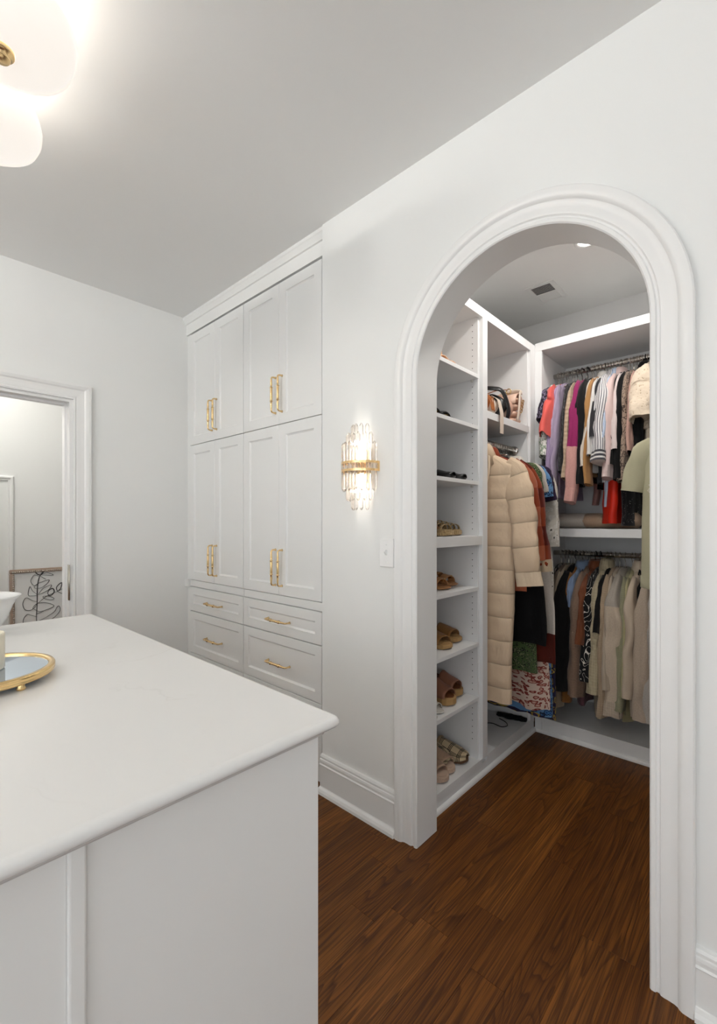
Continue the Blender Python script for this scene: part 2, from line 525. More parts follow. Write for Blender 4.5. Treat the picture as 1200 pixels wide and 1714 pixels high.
for nm, x0, x1, lab in cab_info:
    t = thing(nm, lab, 'cabinet', ((x0+x1)/2, CY, 0), 0, 'tall cabinets in the alcove')
    ox = (x0+x1)/2
    def loc(x): return x-ox
    # body behind the doors, with rails proud between the tiers
    mb = MB().box((loc(x0)-0.0, 0.0225, 0.0), (loc(x1)+0.0, 0.57, 2.62))
    mb.build('body', M_cab, t)
    B('plinth', (loc(x0), 0.004, 0.0), (loc(x1), 0.0225, 0.101), M_cab, t, 0.002)
    B('rail', (loc(x0), 0.006, 0.856), (loc(x1), 0.0225, 0.900), M_cab, t, 0.002)
    xm = (x0+x1)/2
    for z0, z1, hz in ((1.8425, 2.617, 2.005), (0.9035, 1.8385, 1.053)):
        for a, b, side in ((x0+0.001, xm-0.0008, -1), (xm+0.0008, x1-0.001, 1)):
            d = MB(); shaker(d, loc(a), loc(b), z0, z1, 0.0); d = d.build('door', M_cab, t)
            if door_pull is None:
                hd = pull(0.195).build('handle', M_brass, d); door_pull = hd.data
            else:
                hd = bpy.data.objects.new('handle', door_pull); C.objects.link(hd); hd.parent = d
            hd.location = (loc(xm)+side*0.029, 0, hz)
    for z0, z1 in ((0.687, 0.852), (0.395, 0.682), (0.105, 0.391)):
        d = MB(); shaker(d, loc(x0+0.001), loc(x1-0.001), z0, z1, 0.0, st=0.05); d = d.build('drawer', M_cab, t)
        if drawer_pull is None:
            p = pull(0.19)
            p.v = [(q[2], q[1], q[0]) for q in p.v]
            hd = p.build('handle', M_brass, d); drawer_pull = hd.data
        else:
            hd = bpy.data.objects.new('handle', drawer_pull); C.objects.link(hd); hd.parent = d
        hd.location = (loc(xm), 0, z0+(z1-z0)*(0.46 if z0 > 0.6 else 0.46))
# frieze, crown and fillers of the cabinet alcove
struct(MB().box((XL, CY-0.002, 2.628), (-1.622, CY+0.5, ZC)).build('trim_6', M_cab))
struct(MB().prism([(CY-0.002, 2.700), (CY-0.010, 2.703), (CY-0.014, 2.712), (CY-0.022, 2.728), (CY-0.026, 2.733), (CY-0.026, ZC), (CY-0.002, ZC)], 'x', XL, -1.622).build('trim_7', M_cab))
struct(MB().box((XL, CY+0.010, 0), (-3.032, CY+0.5, 2.628)).box((XL, CY-0.012, 0.852), (-3.030, CY+0.01, 0.902)).build('trim_8', M_cab))
struct(MB().box((-1.660, CY+0.022, 0), (-1.622, CY+0.5, 2.628)).box((-1.660, CY+0.004, 0), (-1.622, CY+0.022, 0.101)).build('trim_9', M_cab))

# ---------------------------------------------------------------- island
IX0, IX1, IY0, IY1 = -2.112, -0.630, -0.95, 0.632
isl = thing('island', 'white painted island cabinet with batten on its panelled end', 'island', (-1.37, -0.16, 0))
L0 = Vector((-1.37, -0.16, 0))
def ib(name, a, b, mat=M_cab, bevel=0.0, parent=None):
    a = Vector(a)-L0; b = Vector(b)-L0
    return B(name, a, b, mat, parent or isl, bevel)
ib('body', (IX0+0.06, IY0+0.05, 0.0), (-0.682, IY1-0.022, 0.884))
ib('end_panel', (-0.682, 0.192, 0.0), (-0.676, IY1-0.022, 0.884), bevel=0.001)
ib('end_panel', (-0.690, IY0+0.05, 0.0), (-0.677, 0.172, 0.884), bevel=0.001)
ib('batten', (-0.682, 0.172, 0.0), (-0.668, 0.193, 0.884), bevel=0.003)
ct = MB()
prof = [(0.022, 0.885), (0.0215, 0.889), (0.017, 0.8935), (0.009, 0.8970), (0.004, 0.8995), (0.0008, 0.9030), (0.0, 0.9070), (0.0008, 0.9120), (0.004, 0.9165), (0.009, 0.9192), (0.014, 0.920)]
rings = []
def rrect(i, z, r=0.012):
    out = []
    for cx_, cy_, a0 in ((IX1-i-r, IY1-i-r, 0), (IX0+i+r, IY1-i-r, PI/2), (IX0+i+r, IY0+i+r, PI), (IX1-i-r, IY0+i+r, 1.5*PI)):
        for k in range(5):
            a = a0+PI/2*k/4
            out.append((cx_+r*math.cos(a), cy_+r*math.sin(a), z))
    return out
ct.rings([rrect(i, z) for i, z in prof], True, True, True, smooth=False)
cto = ct.build('countertop', M_quartz)
for p in cto.data.polygons: p.use_smooth = len(p.vertices) == 4
tag(cto, 'white veined quartz countertop with moulded edge on the island', 'countertop')

def crystal():
    t = NT('crystal')
    out = t.t.nodes['Material Output']
    gl = t.n('ShaderNodeBsdfGlass'); gl.inputs['IOR'].default_value = 1.5; gl.inputs['Roughness'].default_value = 0.0
    gl.inputs['Color'].default_value = (1, 0.985, 0.97, 1)
    tp = t.n('ShaderNodeBsdfTransparent'); tp.inputs[0].default_value = (0.97, 0.95, 0.93, 1)
    mx = t.n('ShaderNodeMixShader'); mx.inputs[0].default_value = 0.68
    t.l(tp.outputs[0], mx.inputs[1]); t.l(gl.outputs[0], mx.inputs[2]); t.l(mx.outputs[0], out.inputs['Surface'])
    return t.m
M_cry = crystal()
# ---------------------------------------------------------------- things on the island
tr = thing('mirror_tray', 'round gold rimmed mirror tray on the white island top', 'tray', (-1.385, 0.172, 0.920))
mb = MB().lathe([(0.138, 0.013), (0.144, 0.012), (0.149, 0.014), (0.1505, 0.018), (0.1485, 0.0205), (0.1505, 0.023), (0.1505, 0.028), (0.148, 0.031), (0.138, 0.031), (0.136, 0.029), (0.1355, 0.024)], 64)
mb.build('rim', M_gold, tr)
t = NT('tray_mirror'); t.set(Base_Color=(0.60, 0.70, 0.82, 1), Metallic=0.85, Roughness=0.04); M_mir = t.m
MB().lathe([(0.0, 0.013), (0.1375, 0.013), (0.1375, 0.0265), (0.0, 0.0265)], 48).build('mirror_plate', M_mir, tr).data.shade_flat()
for k in range(4):
    a = PI/4+k*PI/2-0.35
    MB().lathe([(0.0, 0.0), (0.008, 0.0), (0.010, 0.004), (0.007, 0.009), (0.009, 0.016), (0.0, 0.016)], 12, Matrix.Translation((0.138*math.cos(a), 0.138*math.sin(a), 0))).build('foot', M_gold, tr)
bo = thing('footed_bowl', 'white flared ceramic bowl near the far edge of the island', 'bowl', (-1.955, 0.245, 0.920))
MB().lathe([(0.0, 0.0), (0.050, 0.0), (0.052, 0.006), (0.045, 0.012), (0.043, 0.016), (0.058, 0.030), (0.076, 0.060), (0.088, 0.095), (0.099, 0.118), (0.112, 0.128), (0.114, 0.131), (0.110, 0.133), (0.096, 0.124), (0.083, 0.096), (0.070, 0.062), (0.050, 0.034), (0.0, 0.026)], 48).build('bowl', M_ceramic, bo)
cj = thing('candle_jar', 'clear glass candle jar standing on the mirror tray', 'candle', (-1.390, 0.182, 0.9470))
MB().lathe([(0.0, 0.0), (0.038, 0.0), (0.040, 0.003), (0.040, 0.085), (0.0385, 0.087), (0.037, 0.085), (0.037, 0.006), (0.0, 0.006)], 32).build('jar', plain('candle_glass', '#efe6d2', 0.15), cj)
MB().lathe([(0.0, 0.0065), (0.0365, 0.0065), (0.0365, 0.070), (0.0, 0.070)], 24).build('wax', plain('candle_wax', '#efe3c4', 0.5), cj)

# ---------------------------------------------------------------- crystal wall sconce
def emis(name, col, st):
    t = NT(name); t.set(Base_Color=(0, 0, 0, 1), Roughness=0.5)
    t.p.inputs['Emission Color'].default_value = col; t.p.inputs['Emission Strength'].default_value = st
    return t.m
M_bulb = emis('sconce_bulb', (1.0, 0.93, 0.84, 1), 45)
def sconce(xs, lab):
    sc = thing('wall_sconce', lab, 'wall sconce', (xs, YA, 1.545), 0, 'crystal sconces flanking the arch')
    MB().box((-0.045, -0.012, -0.075), (0.045, 0.0, 0.075)).build('backplate', M_brass, sc, bevel=0.004)
    for zz in (-0.017, 0.017):
        mb = MB()
        rr = []
        for j in range(33):
            a = PI+PI*j/32
            c, s_ = math.cos(a), math.sin(a)
            rr.append([(0.092*c, 0.092*s_*1.0-0.006, zz-0.005), (0.095*c, 0.095*s_-0.006, zz-0.005), (0.095*c, 0.095*s_-0.006, zz+0.005), (0.092*c, 0.092*s_-0.006, zz+0.005)])
        mb.rings(rr, True, True, True, smooth=False)
        mb.build('band', M_brass, sc)
    for sx in (-1, 1):
        MB().box((sx*0.0935-0.002, -0.012, -0.022), (sx*0.0935+0.002, 0.0, 0.022)).build('band_end', M_brass, sc)
    def prism_mesh(h, r):
        mb = MB(); n = 6
        ring = lambda rr, z: [(rr*math.cos(2*PI*j/n), rr*math.sin(2*PI*j/n), z) for j in range(n)]
        mb.rings([ring(r*0.25, -h), ring(r, -h+0.013), ring(r, h-0.013), ring(r*0.25, h)], True, True, True, smooth=False)
        return mb
    for rad, h, n, r in ((0.084, 0.108, 9, 0.0105), (0.064, 0.150, 7, 0.0105), (0.042, 0.190, 5, 0.0105)):
        me = None
        for j in range(n):
            a = PI+PI*(j+0.5)/n
            if me is None:
                o = prism_mesh(h, r).build('crystal_prism', M_cry, sc); me = o.data
            else:
                o = bpy.data.objects.new('crystal_prism', me); C.objects.link(o); o.parent = sc
            o.location = (rad*math.cos(a), rad*math.sin(a)-0.006, 0)
            o.rotation_euler = (0, 0, a)
    for zz in (-0.055, 0.055):
        sg = 1 if zz > 0 else -1
        point('sconce_glow', (0, -0.046, zz*1.9), 0.5, (1.0, 0.95, 0.88), 0.010, sc)
        m = Matrix.Translation((0, -0.020, 0))
        MB().lathe([(0.0, zz-sg*0.028), (0.006, zz-sg*0.026), (0.0085, zz-sg*0.008), (0.0085, zz+sg*0.008), (0.005, zz+sg*0.022), (0.0, zz+sg*0.030)], 12, m).build('bulb', M_bulb, sc)
        MB().lathe([(0.0, zz-sg*0.055), (0.009, zz-sg*0.055), (0.009, zz-sg*0.028), (0.0, zz-sg*0.028)], 12, m).build('socket', M_brass, sc)
sconce(-1.352, 'lit crystal prism wall sconce with double brass band above the light switch')
sconce(0.031, 'lit crystal prism wall sconce with brass bands on the far side of the arch')

# light switch
sw = thing('light_switch', 'white toggle switch plate on the wall below the sconce', 'light switch', (-1.213, YA, 1.172))
MB().box((-0.038, -0.009, -0.060), (0.038, 0.0, 0.060)).build('cover_plate', M_plate, sw, bevel=0.003)
MB().prism([(-0.008, -0.011), (-0.008, 0.011), (-0.020, 0.014), (-0.022, 0.006), (-0.011, -0.008)], 'x', -0.0045, 0.0045).build('toggle', M_plate, sw)
for zz in (-0.035, 0.035):
    MB().lathe([(0.0, -0.0005), (0.003, 0.0), (0.003, 0.001), (0, 0.0015)], 10, Matrix.Translation((0, -0.009, zz)) @ Matrix.Rotation(PI/2, 4, 'X')).build('screw', M_plate, sw)

# ---------------------------------------------------------------- ceiling light over the island
def shade_mat():
    t = NT('milk_glass')
    lw = t.n('ShaderNodeLayerWeight'); lw.inputs[0].default_value = 0.35
    c = t.noise(t.coord('Object', (1, 1, 1)), 7, 2)
    col = t.mix(c, (0.80, 0.72, 0.64, 1), (0.82, 0.78, 0.74, 1))
    t.color(col)
    t.p.inputs['Emission Color'].default_value = (1.0, 0.95, 0.89, 1)
    t.p.inputs['Emission Strength'].default_value = 0.46
    t.set(Roughness=0.25)
    return t.m
M_shade = shade_mat()
M_glow = emis('lamp_bulb', (1.0, 0.95, 0.88, 1), 3)
SH = [(0.03, 0.0), (0.0984, 0.0046), (0.1328, 0.0138), (0.155, 0.0299), (0.1648, 0.0529), (0.1673, 0.0805), (0.1611, 0.1081), (0.1451, 0.1242), (0.123, 0.1288), (0.123, 0.1253), (0.1402, 0.1196), (0.1562, 0.1035), (0.1611, 0.0805), (0.1599, 0.0552), (0.1501, 0.0345), (0.1291, 0.0196), (0.0984, 0.0103), (0.03, 0.0057)]
def ceiling_light(cx_, cy_, lab, watts, dz, rad):
    cl = thing('ceiling_light', lab, 'ceiling light', (cx_, cy_, ZC), 0, 'ceiling lights with milky glass shades')
    MB().lathe([(0, 0), (0.075, 0), (0.075, -0.014), (0.06, -0.022), (0.016, -0.024), (0.014, -0.10), (0.030, -0.105), (0.034, -0.13), (0.012, -0.15), (0, -0.15)], 32).build('canopy', M_brass, cl)
    for sx in (1, -1):
        for sy in (1, -1):
            px, py, pz = sx*0.190, sy*0.212, -0.252
            s_ = MB().lathe(SH, 48, Matrix.Translation((px, py, pz))).build('shade', M_shade, cl)
            MB().lathe([(0.0, -0.022), (0.018, -0.022), (0.020, -0.019), (0.020, -0.010), (0.027, -0.009), (0.029, -0.006), (0.029, 0.004), (0.026, 0.007), (0, 0.007)], 28, Matrix.Translation((px, py, pz))).build('finial', M_brass, s_)
            MB().tube([(0, 0, -0.118), (px*0.5, py*0.5, -0.125), (px, py, -0.122), (px, py, pz+0.005)], [0.006]*4, 8).build('arm', M_brass, cl)
            MB().lathe([(0, 0.05), (0.016, 0.055), (0.024, 0.075), (0.018, 0.094), (0, 0.10)], 16, Matrix.Translation((px+0.03*sx, py, pz+0.02))).build('bulb', M_glow, cl)
            point('lamp_glow', (px, py, pz+dz), watts, (1.0, 0.98, 0.945), rad, cl)
ceiling_light(-1.634, 0.01, 'brass ceiling light with milky glass pebble shades above the island', 1.15, 0.11, 0.05)
ceiling_light(-1.45, -1.45, 'added unseen brass ceiling light with milky glass pebble shades past the other end of the island', 15.0, 0.165, 0.06)  # out-of-view copy added to brighten the ceiling and far walls

# ---------------------------------------------------------------- closet ceiling: recessed light and air vent
M_can = emis('downlight_lens', (1.0, 0.96, 0.90, 1), 12)
def can(x, y, lab, watts):
    cn = thing('recessed_light', lab, 'recessed light', (x, y, ZC), 0, 'recessed lights in the closet ceiling')
    MB().lathe([(0.042, 0.0), (0.062, 0.0), (0.062, -0.003), (0.058, -0.005), (0.046, -0.004), (0.042, 0.0)], 32).build('trim_ring', M_trim, cn)
    MB().lathe([(0.0, -0.002), (0.042, -0.002), (0.042, -0.0005), (0.0, -0.0005)], 24).build('lens', M_can, cn)
    point('downlight', (0, 0, -0.03), watts, (1.0, 0.96, 0.91), 0.04, cn, math.radians(160))
can(-0.715, 2.50, 'small round recessed light in the closet ceiling near the air vent', 8.5)
can(-0.60, 1.93, 'added unseen recessed light in the closet ceiling just inside the arch', 14.0)  # second downlight added out of view to lift the closet shelving
vt = thing('air_vent', 'white square air register in the closet ceiling', 'air vent', (-1.063, 2.885, ZC))
vt.rotation_euler = (0, 0, 0)
MB().box((-0.085, -0.135, -0.006), (0.085, -0.108, 0)).box((-0.085, 0.108, -0.006), (0.085, 0.135, 0)).box((-0.085, -0.108, -0.006), (-0.058, 0.108, 0)).box((0.058, -0.108, -0.006), (0.085, 0.108, 0)).box((-0.058, -0.004, -0.005), (0.058, 0.004, 0)).build('frame', M_trim, vt, bevel=0.002)
MB().box((-0.058, -0.108, -0.001), (0.058, 0.108, 0.0)).build('dark_duct_plate', M_dark, vt)  # flat dark plate stands in for the shade inside the duct
for k in range(18):
    yy = -0.102+k*0.012
    if abs(yy) < 0.006: continue
    tilt = 0.0045 if yy < 0 else -0.0045
    MB().add([(0, 0, 0)], []) if False else None
    m = MB()
    m.add([(-0.058, yy-tilt, -0.004), (0.058, yy-tilt, -0.004), (0.058, yy+tilt, -0.001), (-0.058, yy+tilt, -0.001),
           (-0.058, yy-tilt, -0.0034), (0.058, yy-tilt, -0.0034), (0.058, yy+tilt, -0.0004), (-0.058, yy+tilt, -0.0004)],
          [(0, 1, 2, 3), (4, 5, 6, 7), (0, 1, 5, 4), (2, 3, 7, 6), (0, 3, 7, 4), (1, 2, 6, 5)])
    m.build('louver', M_trim, vt)

# ---------------------------------------------------------------- closet joinery
XF = -1.108         # face of the left units
def cb(t, name, a, b, bevel=0.0, mat=None):
    L = t.location
    return B(name, Vector(a)-L, Vector(b)-L, mat or M_clos, t, bevel)
su = thing('shoe_shelving', 'grey-white built-in shoe shelving just inside the arch', 'shelving', (-1.31, 1.88, 0))
cb(su, 'back_panel', (CXL, YAB, 0), (CXL+0.012, 2.186, 2.405))
cb(su, 'side_panel', (CXL+0.012, YAB, 0), (XF-0.02, YAB+0.02, 2.36))
cb(su, 'divider_panel', (CXL+0.012, 2.118, 0), (XF-0.020, 2.186, 2.36))
cb(su, 'top_panel', (CXL+0.012, YAB, 2.36), (XF-0.02, 2.186, 2.40))
cb(su, 'top_rail', (XF-0.02, YAB, 2.357), (XF, 2.135, 2.405), 0.001)
cb(su, 'stile', (XF-0.02, 2.135, 0.085), (XF, 2.186, 2.405), 0.001)
cb(su, 'stile', (XF-0.02, YAB, 0.085), (XF, YAB+0.045, 2.357), 0.001)
cb(su, 'base_panel', (CXL+0.012, YAB+0.02, 0.060), (XF-0.004, 2.138, 0.085))
cb(su, 'toe_board', (XF-0.03, YAB, 0.0), (XF-0.006, 2.186, 0.060))
SHZ = [2.058, 1.796, 1.512, 0.972, 0.685, 0.408]
for z in SHZ:
    s_ = cb(su, 'shelf', (CXL+0.014, YAB+0.022, z-0.019), (XF-0.012, 2.116, z), 0.001)
    for yy in (2.111, YAB+0.026):
        L = su.location
        MB().box((XF-0.055-L.x, yy-0.006-L.y, z-0.030), (XF-0.045-L.x, yy+0.007-L.y, z-0.0195)).build('shelf_clip', M_whitepl, s_)
cb(su, 'fixed_shelf', (CXL+0.014, YAB+0.020, 1.187), (XF-0.002, 2.137, 1.233), 0.001)
holes = MB()
for z in [0.18+0.032*k for k in range(68)]:
    if abs(z-1.21) < 0.05 or any(-0.035 < z-s_ < 0.01 for s_ in SHZ): continue
    for xx in (XF-0.05,):
        holes.lathe([(0.0, 0.0), (0.0026, 0.0)], 8, Matrix.Translation((xx-su.location.x, 2.1176-su.location.y, z)) @ Matrix.Rotation(PI/2, 4, 'X'), cap1=False)
ho = holes.build('dark_hole_discs', M_dark, su, recalc=False); ho['kind'] = 'stuff'  # flat discs, the shade inside drilled holes put into their dark colour

hb = thing('hanging_bay', 'grey-white built-in hanging bay with a handbag shelf', 'wardrobe', (-1.31, 2.46, 0))
cb(hb, 'back_panel', (CXL, 2.187, 0), (CXL+0.012, 2.8146, 2.405))
cb(hb, 'side_panel', (CXL+0.012, 2.728, 0.0), (XF-0.014, 2.748, 2.36))
cb(hb, 'top_panel', (CXL+0.012, 2.187, 2.36), (XF-0.02, 2.748, 2.40))
cb(hb, 'top_rail', (XF-0.02, 2.186, 2.357), (XF, 2.745, 2.405), 0.001)
cb(hb, 'stile', (XF-0.02, 2.745, 0.085), (XF, 2.8146, 2.405), 0.001)
cb(hb, 'handbag_shelf', (CXL+0.014, 2.186, 1.848), (XF-0.002, 2.728, 1.888), 0.001)
cb(hb, 'base_panel', (CXL+0.012, 2.187, 0.060), (XF-0.004, 2.8146, 0.085))
cb(hb, 'toe_board', (XF-0.03, 2.187, 0.0), (XF-0.006, 2.8146, 0.060))
RODX, RODZ = -1.205, 1.748
MB().tube([(RODX+1.31, 2.187-2.46, RODZ), (RODX+1.31, 2.726-2.46, RODZ)], 0.0155, 16).build('hanging_rod', M_chrome, hb)
MB().lathe([(0.0, 0.0), (0.030, 0.0), (0.030, 0.004), (0.020, 0.010), (0.0, 0.010)], 20, Matrix.Translation((RODX+1.31, 2.727-2.46, RODZ)) @ Matrix.Rotation(PI/2, 4, 'X')).build('rod_flange', M_chrome, hb)

YF = 2.815          # face of the back unit
XBR = CXR
bu = thing('end_wardrobe', 'grey-white built-in double hanging unit across the closet end', 'wardrobe', (-0.5, 3.05, 0))
cb(bu, 'back_panel', (-1.10, CYB-0.012, 0), (XBR, CYB, 2.42))
cb(bu, 'side_panel', (-1.10, YF+0.02, 0), (-1.08, CYB-0.012, 2.37))
cb(bu, 'top_panel', (-1.10, YF+0.02, 2.37), (XBR, CYB-0.012, 2.412))
cb(bu, 'top_rail', (-1.108, YF, 2.366), (XBR, YF+0.02, 2.417), 0.001)
cb(bu, 'stile', (-1.108, YF, 0.0), (-1.066, YF+0.02, 2.366), 0.001)
cb(bu, 'fixed_shelf', (-1.08, YF+0.003, 1.216), (XBR, CYB-0.012, 1.265), 0.001)
cb(bu, 'base_panel', (-1.08, YF+0.004, 0.070), (XBR, CYB-0.012, 0.095))
cb(bu, 'toe_board', (-1.08, YF+0.008, 0.0), (XBR, YF+0.026, 0.070))
RUY, RUZ, RLZ = 3.065, 2.262, 1.104
for z in (RUZ, RLZ):
    MB().tube([(-1.079+0.5, RUY-3.05, z), (XBR+0.5, RUY-3.05, z)], 0.016, 16).build('hanging_rod', M_chrome, bu)
# shoe moulding along the closet joinery
SM = [(0.0, 0.0), (0.014, 0.0), (0.0135, 0.010), (0.010, 0.017), (0.004, 0.021), (0.0, 0.022)]
mb = MB().rings([[(XF-0.006+p, y, z) for p, z in SM] for y in (YAB, 2.822)], True, True, True, smooth=False)
struct(mb.build('trim_10', M_trim))
mb = MB().rings([[(x, 2.823-p, z) for p, z in SM] for x in (-1.10, XBR)], True, True, True, smooth=False)
struct(mb.build('trim_11', M_trim))
# right hand hanging rail with its shelf
ru = thing('side_rail', 'hanging rail under a shelf on the right wall of the closet', 'clothes rail', (0.0, 2.2, 0))
cb(ru, 'shelf', (-0.24, YAB+0.001, 1.90), (CXR-0.001, 2.80, 1.925))
MB().tube([(-0.20, 1.63-2.2, 1.83), (-0.20, 2.80-2.2, 1.83)], 0.016, 16).build('hanging_rod', M_chrome, ru)

# ---------------------------------------------------------------- fabrics
def fab(name, kind, *cols, freq=40.0, rough=0.85, bs=0.35, thr=0.5, sheen=0.15, scale=14.0):
    if name in MATS: return MATS[name]
    t = NT('cloth_'+name)
    c = [srgb(x) if isinstance(x, str) else x for x in cols]
    uv = t.coord('UV')
    t.set(Roughness=rough)
    t.p.inputs['Sheen Weight'].default_value = sheen
    t.p.inputs['Specular IOR Level'].default_value = 0.25
    sx = t.n('ShaderNodeSeparateXYZ'); t.l(uv, sx.inputs[0])
    u, v = sx.outputs[0], sx.outputs[1]
    big = t.noise(uv, 9, 3)
    grain = t.noise(uv, 260, 2)
    def vary(col, amt=0.16):
        dk = tuple(x*(1-amt*1.6) for x in col[:3])+(1,)
        return t.mix(big, col, dk)
    h = grain
    if kind == 'plain':
        t.color(vary(c[0]))
    elif kind == 'knit':
        rib = t.math('SINE', t.math('MULTIPLY', u, freq*6.28))
        row = t.math('SINE', t.math('MULTIPLY', v, freq*9.0))
        h = t.math('ADD', t.math('MULTIPLY', rib, 0.5), t.math('MULTIPLY', row, 0.4))
        f = t.math('MULTIPLY', t.math('ADD', h, 0.9), 0.25)
        t.color(t.mix(f, tuple(x*0.72 for x in c[0][:3])+(1,), c[0]))
    elif kind == 'fuzzy':
        n = t.noise(uv, 120, 4, 0.7)
        t.color(t.mix(n, tuple(x*0.62 for x in c[0][:3])+(1,), tuple(min(1, x*1.2) for x in c[0][:3])+(1,)))
        h = n
    elif kind in ('vstripe', 'hstripe'):
        s_ = t.math('FRACT', t.math('MULTIPLY', u if kind == 'vstripe' else v, freq))
        k = t.math('GREATER_THAN', s_, thr)
        t.color(t.mix(k, vary(c[0], 0.06), c[1]))
    elif kind == 'plaid':
        a = t.math('FRACT', t.math('MULTIPLY', u, freq)); b = t.math('FRACT', t.math('MULTIPLY', v, freq))
        ka = t.math('GREATER_THAN', a, 0.55); kb = t.math('GREATER_THAN', b, 0.5)
        m = t.mix(ka, c[0], c[1]); m = t.mix(t.math('MULTIPLY', kb, 0.75), m, c[2])
        la = t.math('LESS_THAN', t.math('ABSOLUTE', t.math('SUBTRACT', a, 0.25)), 0.035)
        t.color(t.mix(t.math('MULTIPLY', la, 0.8), m, c[3]))
    elif kind == 'check':      # lines over a pale ground
        def lines(w_):
            s_ = t.math('FRACT', t.math('MULTIPLY', w_, freq))
            k = None
            for p in (0.16, 0.28, 0.40):
                d = t.math('LESS_THAN', t.math('ABSOLUTE', t.math('SUBTRACT', s_, p)), 0.030)
                k = d if k is None else t.math('MAXIMUM', k, d)
            return k
        k = t.math('MAXIMUM', lines(u), lines(v))
        t.color(t.mix(k, c[0], c[1]))
    elif kind == 'quilt':
        s_ = t.math('FRACT', t.math('MULTIPLY', v, freq))
        pf_ = t.math('POWER', t.math('SINE', t.math('MULTIPLY', s_, 3.14159)), 0.45)
        cr = t.noise(t.coord('UV', (26, 9, 1)), 1.0, 3, 0.6)
        h = t.math('ADD', pf_, t.math('MULTIPLY', cr, 0.55))
        line = t.math('LESS_THAN', t.math('ABSOLUTE', t.math('SUBTRACT', s_, 0.012)), 0.012)
        t.color(t.mix(line, vary(c[0], 0.05), tuple(x*0.76 for x in c[0][:3])+(1,)))
    elif kind == 'print':
        w_ = t.noise(uv, scale*0.6, 2, 0.5, 0.6)
        vo = t.n('ShaderNodeTexVoronoi'); t.l(uv, vo.inputs['Vector']); vo.inputs['Scale'].default_value = scale
        m = t.math('ADD', t.math('MULTIPLY', vo.outputs['Distance'], 0.55), t.math('MULTIPLY', w_, 0.75))
        n = len(c)
        stops = [(0.30+0.45*i/n if i else 0.0, cc) for i, cc in enumerate(c)]
        t.color(t.ramp(m, stops, 'CONSTANT'))
    elif kind == 'contour':    # thin outlines on a plain ground
        f = t.noise(uv, scale, 1.0, 0.4, 0.5)
        cy = t.math('FRACT', t.math('MULTIPLY', f, 5.0))
        k = t.math('LESS_THAN', cy, thr)
        t.color(t.mix(k, c[0], c[1]))
    elif kind == 'block':
        k = t.math('GREATER_THAN', v, thr)
        nn = t.noise(uv, 140, 3, 0.6)
        m = t.mix(k, c[0], c[1])
        t.color(t.mix(t.math('MULTIPLY', nn, 0.35), m, (0, 0, 0, 1)))
        h = nn
    elif kind == 'lace':
        vo = t.n('ShaderNodeTexVoronoi'); t.l(uv, vo.inputs['Vector']); vo.inputs['Scale'].default_value = 75
        k = t.math('LESS_THAN', vo.outputs['Distance'], 0.22)
        t.color(t.mix(k, c[0], c[1])); h = vo.outputs['Distance']
    elif kind == 'sequin':
        vo = t.n('ShaderNodeTexVoronoi'); t.l(uv, vo.inputs['Vector']); vo.inputs['Scale'].default_value = 160
        t.color(t.mix(vo.outputs['Color'], c[0], c[0])); t.color(t.mix(t.math('GREATER_THAN', t.noise(uv, 300, 0), 0.68), c[0], c[1]))
        h = vo.outputs['Distance']
    t.bump(h, bs, 0.012 if kind == 'quilt' else 0.003)
    MATS[name] = t.m
    return t.m

# ---------------------------------------------------------------- hangers and garments
hanger_mesh = {}
def hanger(label, group, loc, rz, style, w=0.19, drop=0.065):
    key = (style, round(w, 3), round(drop, 3))
    t = thing('hanger', label, 'hanger', loc, rz, group)
    m = {'wire': M_steel, 'black': M_blackvelvet, 'white': M_whitepl}[style]
    if key not in hanger_mesh:
        r = 0.0195
        pts = [(r*math.cos(a), 0, r*math.sin(a)) for a in [math.radians(d) for d in (-35, -5, 30, 65, 100, 135, 170, 200)]]
        pts += [(-0.010, 0, -0.024), (0.0, 0, -0.034), (0, 0, -0.048), (0, 0, -0.066)]
        o1 = MB().tube(catmull(pts, 3), 0.0016 if style != 'black' else 0.0022, 6).build('hook', M_steel if style != 'black' else M_blackvelvet, t)
        rr = 0.0035 if style == 'wire' else 0.0055
        arm = [(-w, 0, -0.070-drop), (-w*0.6, 0, -0.070-drop*0.50), (-w*0.25, 0, -0.070-drop*0.12), (0, 0, -0.066), (w*0.25, 0, -0.070-drop*0.12), (w*0.6, 0, -0.070-drop*0.50), (w, 0, -0.070-drop)]
        mb = MB().tube(catmull(arm, 3), rr, 8)
        mb.tube([(-w, 0, -0.070-drop), (w, 0, -0.070-drop)], rr*0.8, 6)
        o2 = mb.build('shoulder_bar', m, t)
        hanger_mesh[key] = (o1.data, o2.data)
    else:
        a, b = hanger_mesh[key]
        for nm, me in (('hook', a), ('shoulder_bar', b)):
            o = bpy.data.objects.new(nm, me); C.objects.link(o); o.parent = t
    return t

def nz(x, y, z): return noise.noise(Vector((x, y, z)))

